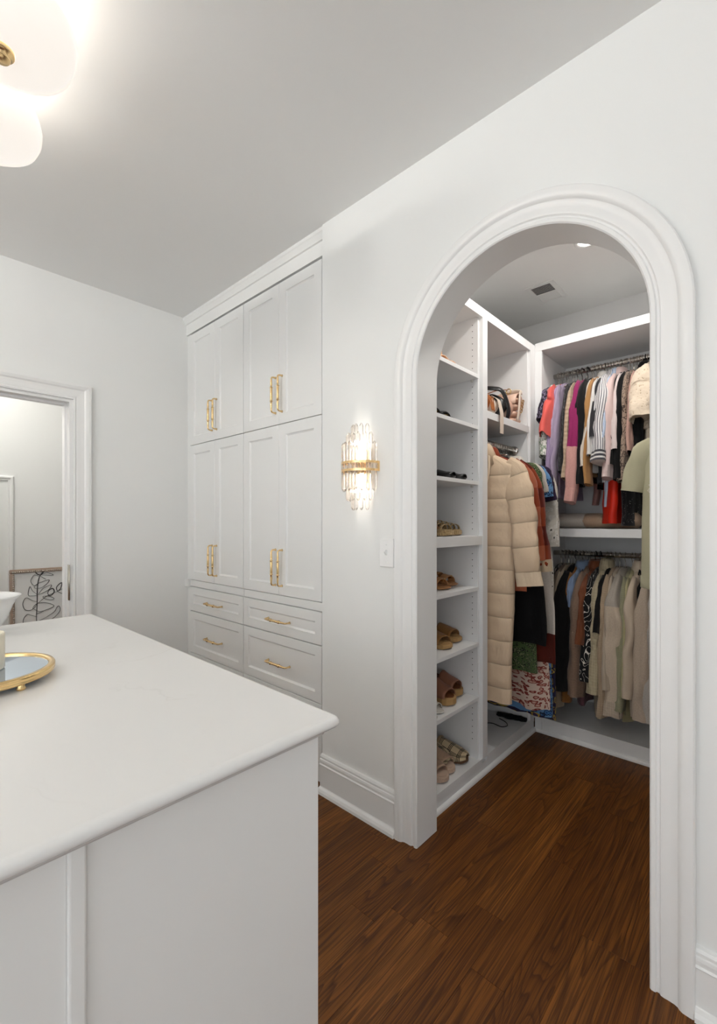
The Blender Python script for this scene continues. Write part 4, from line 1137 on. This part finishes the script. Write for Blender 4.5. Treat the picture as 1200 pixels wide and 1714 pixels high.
# ---------------------------------------------------------------- shoes
OUT = [(0.0, 0.0), (0.006, 0.30), (0.03, 0.52), (0.09, 0.66), (0.20, 0.68), (0.34, 0.64), (0.46, 0.70), (0.60, 0.90), (0.72, 1.0), (0.83, 0.96), (0.92, 0.76), (0.97, 0.50), (0.993, 0.25), (1.0, 0.0)]
def hwid(f, W):
    for (a, b), (c_, d) in zip(OUT, OUT[1:]):
        if a <= f <= c_:
            return W/2*(b+(d-b)*(f-a)/(c_-a))
    return 0
def outline(L, W, inset=0.0):
    fs = [0.0, 0.006, 0.03, 0.09, 0.20, 0.34, 0.46, 0.60, 0.72, 0.83, 0.92, 0.97, 0.993, 1.0]
    up_ = [(f*(L-2*inset)+inset-L, max(0, hwid(f, W)-inset)+0.006*math.sin(PI*f)*(1 if f > 0.4 else 0)) for f in fs]
    dn_ = [(f*(L-2*inset)+inset-L, -max(0, hwid(f, W)-inset)+0.006*math.sin(PI*f)*(1 if f > 0.4 else 0)) for f in fs[1:-1]][::-1]
    return up_+dn_
def strip(mb, L, W, ztop, f0, f1, h0, h1, grow=0.0, n=9, m=14, wrap=1.0):
    """curved band over the foot between fractions f0 and f1"""
    rr = []; V = []
    for k in range(n):
        f = f0+(f1-f0)*k/(n-1)
        w_ = hwid(min(0.995, f), W)*wrap+grow
        h = h0+(h1-h0)*k/(n-1)
        rr.append([(f*L-L, w_*math.cos(PI*j/m)+0.006*math.sin(PI*f)*(f > 0.4), ztop(f)-0.004+h*math.sin(PI*j/m)**0.75) for j in range(m+1)])
        V.append(f*L)
    mb.rings(rr, False, False, False, uvs=(0.16, V))
def shoe(label, group, loc, rz, kind, solem, upm, insm=None, L=0.25, W=0.092, sole=0.018, rise=0.0, mirror=1, name='shoe', cat='shoe'):
    t = thing(name, label, cat, loc, rz, group)
    def zt(f):
        if rise: return sole+rise*(1-smoothstep(0.15, 0.68, f))
        return sole+0.004*(1-f)+ (0.008*smoothstep(0.85, 1.0, f) if kind in ('flat', 'mule') else 0)
    def zb(f):
        if rise and kind == 'heel': return max(0.0, zt(f)-0.014) if f > 0.25 else zt(f)-0.014
        return 0.0+0.006*smoothstep(0.88, 1.0, f)
    o = outline(L, W); o2 = outline(L, W, 0.006)
    fr = lambda p: (p[0]+L)/L
    rings = [[(p[0], p[1], zb(fr(p))+0.001) for p in o2], [(p[0], p[1], zb(fr(p))+0.004) for p in o], [(p[0], p[1], zt(fr(p))-0.003) for p in o], [(p[0], p[1], zt(fr(p))) for p in o2]]
    MB().rings(rings, True, True, True, uvs=(0.6, [0, 0.01, 0.03, 0.04]), smooth=False).build('sole', solem, t)
    o3 = outline(L, W, 0.008)
    MB().rings([[(p[0], p[1], zt(fr(p))+0.0004) for p in o3], [(p[0], p[1], zt(fr(p))+0.003) for p in o3]], True, False, True, smooth=False).build('insole', insm or solem, t)
    def ub(name_, mb, mat, th=0.003):
        ob = mb.build(name_, mat, t)
        md = ob.modifiers.new('thick', 'SOLIDIFY'); md.thickness = th; md.offset = 1
        return ob
    if kind == 'slide':
        mb = MB(); strip(mb, L, W, zt, 0.48, 0.84, 0.056, 0.034, 0.002); ub('strap', mb, upm)
    elif kind == 'twostrap':
        mb = MB(); strip(mb, L, W, zt, 0.44, 0.58, 0.052, 0.050, 0.002); ub('strap', mb, upm)
        mb = MB(); strip(mb, L, W, zt, 0.66, 0.82, 0.044, 0.036, 0.002); ub('strap', mb, upm)
        for f in (0.51, 0.74):
            MB().box((f*L-L-0.010, W*0.36, zt(f)+0.018), (f*L-L+0.010, W*0.47, zt(f)+0.034)).build('buckle', M_gold, t)
    elif kind == 'mule':
        mb = MB(); strip(mb, L, W, zt, 0.40, 0.985, 0.066, 0.020, 0.003, n=12); ub('vamp', mb, upm, 0.004)
        mb = MB(); strip(mb, L, W, zt, 0.385, 0.43, 0.070, 0.068, 0.005, n=4); ub('lining_edge', mb, insm or upm, 0.006)
    elif kind == 'flat':
        mb = MB(); strip(mb, L, W, zt, 0.60, 0.985, 0.042, 0.016, 0.001, n=10); ub('toe_cap', mb, upm)
        mb = MB()
        rr = []
        for k in range(9):
            f = 0.62*(1-k/8)+0.012
            rr.append([(f*L-L, s_*(hwid(f, W)+0.001), zt(f)+hh) for s_ in (1,) for hh in (0, 0.030+0.012*(k/8))])
        for k in range(9):
            f = 0.62*(k/8)+0.012
            rr.append([(f*L-L, -(hwid(f, W)+0.001), zt(f)+hh) for hh in (0, 0.042-0.012*(k/8))])
        mb.rings(rr, False, False, False); ub('quarter', mb, upm)
    elif kind == 'heel':
        mb = MB(); strip(mb, L, W, zt, 0.64, 0.88, 0.044, 0.028, 0.001); ub('strap', mb, upm)
        MB().lathe([(0.012, 0.0), (0.012, 0.01), (0.015, rise*0.6), (0.026, rise+sole-0.010)], 14, Matrix.Translation((-L+0.032, 0, 0)), True, True).build('heel', solem, t)
        MB().tube(catmull([(-L+0.02, -0.030, zt(0.1)+0.010), (-L+0.0, 0.0, zt(0)+0.055), (-L+0.02, 0.030, zt(0.1)+0.010)], 6), 0.0035, 6).build('heel_strap', upm, t)
    elif kind == 'strappy':
        for f in (0.46, 0.58, 0.70, 0.82):
            mb = MB(); strip(mb, L, W, zt, f, f+0.045, 0.050-0.05*(f-0.46), 0.049-0.05*(f-0.46), 0.0015, n=3); ub('strap', mb, upm)
        MB().tube(catmull([(-L*0.92, 0.030, zt(0.1)), (-L*0.98, 0.0, zt(0)+0.05), (-L*0.92, -0.030, zt(0.1))], 6), 0.004, 6).build('heel_strap', upm, t)
    elif kind == 'wedge':
        mb = MB(); strip(mb, L, W, zt, 0.52, 0.88, 0.060, 0.036, 0.002); ub('strap', mb, upm)
        rr = []
        for k in range(17):
            a = 2*PI*k/16
            rr.append([Vector((-L*0.86+0.040*math.cos(a), 0.036*math.sin(a), zt(0.1)+0.070+0.016*math.cos(a)+dz)) for dz in (0, 0.014)])
        mb = MB(); mb.rings(rr, False, False, False); ub('ankle_strap', mb, insm or upm)
        mb = MB()
        rr = []
        for k in range(9):
            a = PI/2+PI*k/8
            rr.append([Vector((-L*0.86+0.036*math.cos(a)-0.008, 0.032*math.sin(a), zt(0.1)+dz)) for dz in (0, 0.072)])
        mb.rings(rr, False, False, False); ub('heel_counter', mb, upm)
    elif kind == 'boot':
        mb = MB(); strip(mb, L, W, zt, 0.40, 0.985, 0.075, 0.028, 0.002, n=12); ub('vamp', mb, upm)
        rr = []; V = []
        for k in range(12):
            f = k/11
            cx_ = -L*0.74-0.008*f
            rr.append([(cx_+(0.066-0.014*f)*math.cos(2*PI*j/20), (0.040+0.004*f)*math.sin(2*PI*j/20), zt(0.2)-0.002+0.17*f) for j in range(20)]); V.append(f*0.17)
        mb = MB(); mb.rings(rr, True, False, False, uvs=(0.3, V)); ub('shaft', mb, upm)
        MB().box((-L*0.80-0.02, -0.050, zt(0.2)+0.12), (-L*0.80+0.016, -0.042, zt(0.2)+0.15)).build('buckle', M_chrome, t)
    return t
lea_tan = plain('leather_tan', '#b98455', 0.5, bumpscale=300, bs=0.1); lea_cognac = plain('leather_cognac', '#7a4826', 0.45, bumpscale=300, bs=0.1)
lea_black = plain('leather_black', '#101010', 0.35); suede_tan = fab('suede_tan', 'fuzzy', '#a0713f'); suede_beige = fab('suede_beige', 'fuzzy', '#c9a98a')
cork = plain('cork_sole', '#b58f5c', 0.8, bumpscale=400, bs=0.4); raffia = fab('raffia', 'knit', '#cdae7e', freq=90, bs=0.8)
nude = plain('leather_nude', '#e6c2a4', 0.4); nude_in = plain('nude_insole', '#d9a878', 0.5); rubber_br = plain('rubber_brown', '#5d4128', 0.7)
mauve_l = plain('leather_rose', '#9c6a52', 0.5); white_l = plain('leather_white', '#d8d3cb', 0.5)
check = fab('check', 'check', '#cdb894', '#1d1a18', freq=19.0); lin = fab('shearling', 'fuzzy', '#a58c6c')
beige_s = fab('slipper_beige', 'fuzzy', '#cdb09a'); beige_in = fab('slipper_in', 'fuzzy', '#c9a78c')
TX = XF-0.03
z8, z7, z6, z5, z4, z3, z2, z1 = 0.0855, 0.4085, 0.6855, 0.9725, 1.2335, 1.5125, 1.7965, 2.0585
def pair(nm, lab, grp, z, ya, yb, kind, solem, upm, xa=TX, xb=TX, ra=0.0, rb_=0.0, cat='shoe', **kw):
    shoe(lab+', nearer the arch', grp, (xa, ya, z), ra, kind, solem, upm, name=nm, cat=cat, **kw)
    shoe(lab+', nearer the divider', grp, (xb, yb, z), rb_, kind, solem, upm, name=nm, cat=cat, **kw)
pair('house_mule', 'checked mule with shearling lining on the bottom shelf', 'checked mules', z8, 1.940, 2.045, 'mule', rubber_br, check, xa=TX-0.040, xb=TX-0.006, ra=-0.25, rb_=0.12, insm=lin, W=0.105, L=0.26, sole=0.022)
pair('slipper', 'beige suede open toe slipper at the front of the bottom shelf', 'beige slippers', z8, 1.822, 1.905, 'slide', beige_s, beige_in, xa=TX+0.012, xb=TX-0.006, ra=-0.10, rb_=-0.15, W=0.094, L=0.24, sole=0.030)
pair('platform_sandal', 'tan platform wedge sandal with ankle strap', 'platform sandals', z7, 1.925, 2.055, 'wedge', cork, mauve_l, xa=TX-0.010, xb=TX-0.045, ra=-0.08, rb_=0.0, insm=lea_cognac, W=0.098, L=0.25, sole=0.040, rise=0.05)
pair('thong_sandal', 'white thin strapped sandal at the shelf edge', 'white sandals', z7, 1.735, 1.812, 'strappy', white_l, white_l, xa=TX+0.010, xb=TX-0.004, W=0.08, L=0.23, sole=0.008)
pair('buckle_slide', 'tan suede slide sandal with cork sole', 'tan slides', z6, 1.905, 2.055, 'slide', cork, suede_tan, xa=TX-0.018, xb=TX-0.050, ra=-0.05, rb_=0.03, W=0.100, L=0.25, sole=0.026)
pair('ankle_boot', 'brown leather ankle boot behind the slides', 'ankle boots', z6, 1.975, 2.062, 'boot', rubber_br, lea_cognac, xa=TX-0.155, xb=TX-0.19, W=0.088, L=0.22, sole=0.024)
pair('knot_sandal', 'tan knotted strap flat sandal', 'knotted sandals', z5, 1.915, 2.050, 'twostrap', lea_tan, lea_tan, xa=TX-0.030, xb=TX-0.070, W=0.096, L=0.25, sole=0.014)
shoe('tan heeled slingback pump behind the knotted sandals', None, (TX-0.165, 1.985, z5), -0.2, 'heel', lea_tan, suede_beige, name='slingback', cat='shoe', rise=0.085, sole=0.012, L=0.23, W=0.08)
pair('espadrille', 'woven straw espadrille sandal on the thick shelf', 'straw sandals', z4, 1.925, 2.055, 'strappy', raffia, raffia, xa=TX-0.022, xb=TX-0.052, W=0.098, L=0.25, sole=0.030)
shoe('brown leather strappy flat at the back of the thick shelf', None, (TX-0.15, 2.00, z4), -0.1, 'strappy', lea_tan, lea_cognac, name='strappy_flat', cat='shoe', sole=0.045, rise=0.03)
pair('ballet_flat', 'black leather flat', 'black flats', z3, 1.900, 2.020, 'flat', lea_black, lea_black, xa=TX+0.004, xb=TX-0.004, ra=-0.06, rb_=0.03, W=0.084, L=0.25, sole=0.010)
pair('chain_sandal', 'black strappy sandal with gold hardware', 'black strappy sandals', z2, 1.800, 1.905, 'twostrap', lea_black, lea_black, xa=TX+0.004, xb=TX-0.004, W=0.086, L=0.24, sole=0.012)
pair('bow_flat', 'nude ballet flat with open toe', 'nude flats', z1, 1.870, 1.965, 'slide', nude, nude, xa=TX+0.006, xb=TX-0.004, insm=nude_in, W=0.085, L=0.25, sole=0.014)
sh_ = thing('stiletto', 'nude high heel standing upright at the back of the top shelf', 'shoe', (TX-0.115, 1.935, z1))
mb = MB()
rr = []
for k in range(13):
    f = k/12
    w_ = 0.030*(1-0.45*f)*(1 if f < 0.94 else 0.6)
    rr.append([(0.010*math.sin(PI*f)+px, w_*py, f*0.165) for px, py in ((-0.006, -1), (0.006, -0.9), (0.010, 0), (0.006, 0.9), (-0.006, 1))])
mb.rings(rr, True, True, True); mb.build('sole', nude_in, sh_)
mb = MB().tube(catmull([(0.0, -0.028, 0.02), (0.03, -0.02, 0.03), (0.042, 0.0, 0.035), (0.03, 0.02, 0.03), (0.0, 0.028, 0.02)], 4), 0.006, 6); mb.build('toe_strap', nude, sh_)
# bent black wire standing among the knotted sandals
wr = thing('wire_hook', 'bent black wire hook standing behind the knotted sandals', 'hook', (TX-0.20, 2.022, z5))
MB().tube(catmull([(0.0, -0.03, 0.0), (0, -0.028, 0.12), (0.0, -0.03, 0.165), (0, -0.008, 0.182), (0.0, 0.016, 0.168), (0.0, 0.014, 0.145), (0.0, 0.004, 0.125)], 5), 0.0022, 6).build('wire', lea_black, wr)

# ---------------------------------------------------------------- handbags
def pillow(mb, lx, ly, lz, z0, ex=0.55, n=24, m=14, taper=0.0, lean=0.0):
    rr = []; V = []
    for k in range(m+1):
        f = k/m
        s_ = math.sin(PI*min(max(f, 0.02), 0.98))**0.45
        z = z0+lz*f
        ring = []
        for j in range(n):
            a = 2*PI*j/n
            c_, q = math.cos(a), math.sin(a)
            ring.append((lx/2*(1-taper*f)*s_*math.copysign(abs(c_)**ex, c_)+lean*f, ly/2*(1-taper*1.2*f)*s_*math.copysign(abs(q)**ex, q), z))
        rr.append(ring); V.append(lz*f)
    mb.rings(rr, True, True, True, uvs=(2*(lx+ly), V))
    return mb
ZB = 1.8885
blush_l = plain('leather_blush', '#dcb7a1', 0.42, bumpscale=200, bs=0.1); blush_d = plain('leather_blush_dark', '#c79d88', 0.45, bumpscale=200, bs=0.1); cream_l = plain('leather_cream', '#e3d3c2', 0.4)
tan_l = plain('leather_orange_tan', '#b3682f', 0.4)
b1 = thing('quilted_handbag', 'blush quilted handbag with gold clasp beside the column', 'handbag', (-1.235, 2.645, ZB))
for k in range(4):
    pillow(MB(), 0.21, 0.105-0.006*k, 0.050, 0.001+0.042*k, taper=0.06).build('quilted_panel', blush_l, b1)
fl = MB()
rr = []
for k in range(11):
    f = k/10
    a = PI*0.95*f
    rr.append([(xx, 0.058*math.cos(a)*1.0, 0.115+0.075*math.sin(a)-0.03*max(0, f-0.8)) for xx in (-0.10, -0.05, 0.0, 0.05, 0.10)])
fl.rings(rr, False, False, False)
fo = fl.build('flap', blush_l, b1); md = fo.modifiers.new('thick', 'SOLIDIFY'); md.thickness = 0.005
MB().tube(catmull([(0.107, -0.040, 0.02), (0.113, -0.030, 0.10), (0.105, 0.0, 0.185), (0.10, 0.03, 0.20), (0.06, 0.035, 0.215), (-0.02, 0.03, 0.21), (-0.09, 0.02, 0.17)], 5), 0.013, 8, flat=0.3).build('shoulder_strap', cream_l, b1)
for k in range(4):
    MB().tube([(0.112+0.004*math.cos(a), 0.022-0.008*k+0.012*math.sin(a), 0.140-0.020*k+0.010*math.cos(a*1.0)) for a in [2*PI*q/12 for q in range(13)]], 0.003, 6, caps=False).build('chain_link', M_gold, b1)
b2 = thing('saddle_handbag', 'dusty blush half-moon handbag with gold ring', 'handbag', (-1.225, 2.520, ZB))
pillow(MB(), 0.22, 0.062, 0.165, 0.0, taper=0.10).build('body', blush_d, b2)
pillow(MB(), 0.20, 0.030, 0.150, 0.0, taper=0.12).build('front_pocket', blush_l, b2).location = (0.012, -0.038, 0)
MB().tube([(0.085+0.014*math.cos(a), -0.012, 0.172+0.014*math.sin(a)) for a in [2*PI*q/16 for q in range(17)]], 0.0035, 6, caps=False).build('ring', M_gold, b2)
MB().tube(catmull([(0.080, -0.012, 0.182), (0.02, -0.02, 0.190), (-0.06, -0.03, 0.175)], 5), 0.006, 6, flat=0.5).build('handle', blush_d, b2)
b3 = thing('hobo_bag', 'black leather hobo bag slumped over its neighbours', 'handbag', (-1.225, 2.425, ZB))
pillow(MB(), 0.22, 0.075, 0.150, 0.0, taper=0.05).build('body', lea_black, b3)
MB().tube(catmull([(0.095, 0.045, 0.004), (0.107, 0.035, 0.06), (0.085, 0.005, 0.155), (0.04, -0.03, 0.175), (-0.04, -0.05, 0.19), (-0.10, -0.04, 0.23)], 5), 0.022, 8, flat=0.35).build('shoulder_strap', lea_black, b3)
b4 = thing('belt_bag', 'cream leather bag with its wide strap hanging over the shelf edge', 'handbag', (-1.215, 2.335, ZB))
pillow(MB(), 0.19, 0.070, 0.115, 0.0, taper=0.05).build('body', cream_l, b4)
mb = MB()
pts = catmull([(0.06, 0.0, 0.112), (0.095, -0.004, 0.085), (0.108, -0.006, 0.045), (0.117, -0.008, 0.008), (0.119, -0.010, -0.03), (0.119, -0.012, -0.105)], 5)
mb.rings([[(p.x, p.y-0.019, p.z), (p.x+0.003, p.y-0.019, p.z), (p.x+0.003, p.y+0.019, p.z), (p.x, p.y+0.019, p.z)] for p in pts], True, True, True, smooth=False)
mb.build('wide_strap', cream_l, b4)
b5 = thing('tote_bag', 'orange tan leather bag by the stile of the handbag shelf', 'handbag', (-1.225, 2.255, ZB))
pillow(MB(), 0.19, 0.060, 0.13, 0.0, taper=0.08).build('body', tan_l, b5)
for q in (0.0, 0.02):
    MB().tube(catmull([(0.088, -0.015+q, 0.10), (0.104, -0.012+q, 0.06), (0.112, -0.010+q, 0.02), (0.110, 0.004+q, 0.02), (0.098, 0.008+q, 0.09)], 5), 0.005, 6, flat=0.6).build('handle', tan_l, b5)
# dark scarf and a loose cord on the bay floor
scf = thing('scarf', 'black scarf dropped on the floor of the hanging bay', 'scarf', (-1.19, 2.68, 0.0855))
rr = []; V = []
for k in range(16):
    f = k/15
    rr.append([(-0.10+0.17*f, 0.030*math.cos(2*PI*j/12)*(0.6+0.5*math.sin(PI*f))*(1+0.3*nz(f*6, j, 2))+0.03*f, 0.012+0.012*math.sin(2*PI*j/12)*(1+0.6*nz(f*7, j*0.6, 5))) for j in range(12)]); V.append(f*0.2)
MB().rings(rr, True, True, True, uvs=(0.2, V)).build('scarf_body', jet, scf)
cd = tag(MB().tube(catmull([(-0.06, 0.0, 0.0), (-0.02, 0.03, 0.0), (0.04, 0.02, 0.001), (0.06, 0.06, 0.0), (0.03, 0.10, 0.0), (-0.02, 0.12, 0.001)], 6), 0.0025, 6).build('cord', lea_black), 'thin black drawstring cord lying on the floor of the hanging bay', 'cord')
cd.location = (-1.24, 2.52, 0.088)

# ---------------------------------------------------------------- framed line drawing in the hall
art = thing('framed_drawing', 'framed botanical line drawing leaning in the hall beyond the doorway', 'picture', (-4.245, 0.713, 0.005))
art.rotation_euler = (0, math.radians(-3.5), 0)
FW, FH = 0.66, 0.935
M_frame = plain('frame_bronze', '#ab9686', 0.5, 0.3)
M_canvas = plain('drawing_paper', (0.80, 0.795, 0.78, 1), 0.8)
MB().box((-0.012, 0.015, 0.015), (0.004, FW-0.015, FH-0.015)).build('paper', M_canvas, art)
for nm, a, b in (('frame_bar', (-0.014, 0, FH-0.030), (0.016, FW, FH)), ('frame_bar', (-0.014, 0, 0), (0.016, FW, 0.030)), ('frame_bar', (-0.014, 0, 0.030), (0.016, 0.030, FH-0.030)), ('frame_bar', (-0.014, FW-0.030, 0.030), (0.016, FW, FH-0.030))):
    MB().box(a, b).build(nm, M_frame, art, bevel=0.006)
bd = MB()
for k in range(46):
    q = 0.02+k*(FW-0.04)/45
    bd.lathe([(0, -0.007), (0.007, 0), (0, 0.007)], 6, Matrix.Translation((0.017, q, FH-0.021)))
for k in range(60):
    q = 0.02+k*(FH-0.04)/59
    bd.lathe([(0, -0.007), (0.007, 0), (0, 0.007)], 6, Matrix.Translation((0.017, 0.021, q)))
bo_ = bd.build('beading', M_steel, art); bo_['kind'] = 'stuff'
LINES = [[(365,830),(375,690),(380,540),(400,430),(460,345)], [(380,675),(330,660),(265,625),(230,680),(250,740),(300,755),(345,735),(375,690)],
 [(340,745),(330,735),(370,695),(450,692),(520,715),(550,742),(480,765),(400,778),(340,745)], [(380,605),(330,560),(305,515),(285,580),(300,610),(380,608)],
 [(385,605),(440,545),(525,515),(500,560),(440,590),(385,605)], [(400,420),(350,400),(315,450),(325,490),(355,510),(385,490),(405,425)],
 [(345,515),(400,485),(500,460),(480,500),(420,535),(360,540),(345,515)], [(410,415),(470,455)], [(415,405),(480,385),(550,415),(470,410),(415,405)],
 [(360,350),(370,385),(410,405),(440,385),(470,350)], [(460,360),(520,365),(610,335)], [(385,690),(440,650),(480,625),(590,590)],
 [(440,625),(500,630),(552,660),(520,672),(460,655),(435,635),(440,625)], [(485,600),(500,570),(540,555),(555,590),(530,620),(500,625),(485,600)],
 [(590,590),(580,550),(610,515),(640,505),(625,560),(590,590)], [(590,590),(650,565)], [(590,590),(640,615),(700,610)], [(365,800),(440,780)],
 [(375,830),(300,800),(270,795),(235,840),(240,900),(300,930),(370,880)], [(370,880),(450,850),(550,800),(580,755),(605,745),(615,790),(560,850),(470,890),(370,900)],
 [(365,830),(368,950),(372,1100),(380,1300)], [(372,1050),(300,1010),(230,1040),(220,1110),(290,1120),(372,1070)], [(374,1150),(450,1090),(560,1080),(600,1120),(500,1170),(376,1180)]]
dl = MB()
for ln in LINES:
    P = catmull([(0.0055, (zx-105)/6*0.00385, FH-(zy-335)/6*0.00462) for zx, zy in ln], 5)
    n = len(P)
    dl.tube(P, [0.0022+0.0016*math.sin(PI*k/max(1, n-1)) for k in range(n)], 6, flat=0.5)
dl.build('line_drawing', plain('drawing_ink', '#3c3a3a', 0.8), art)
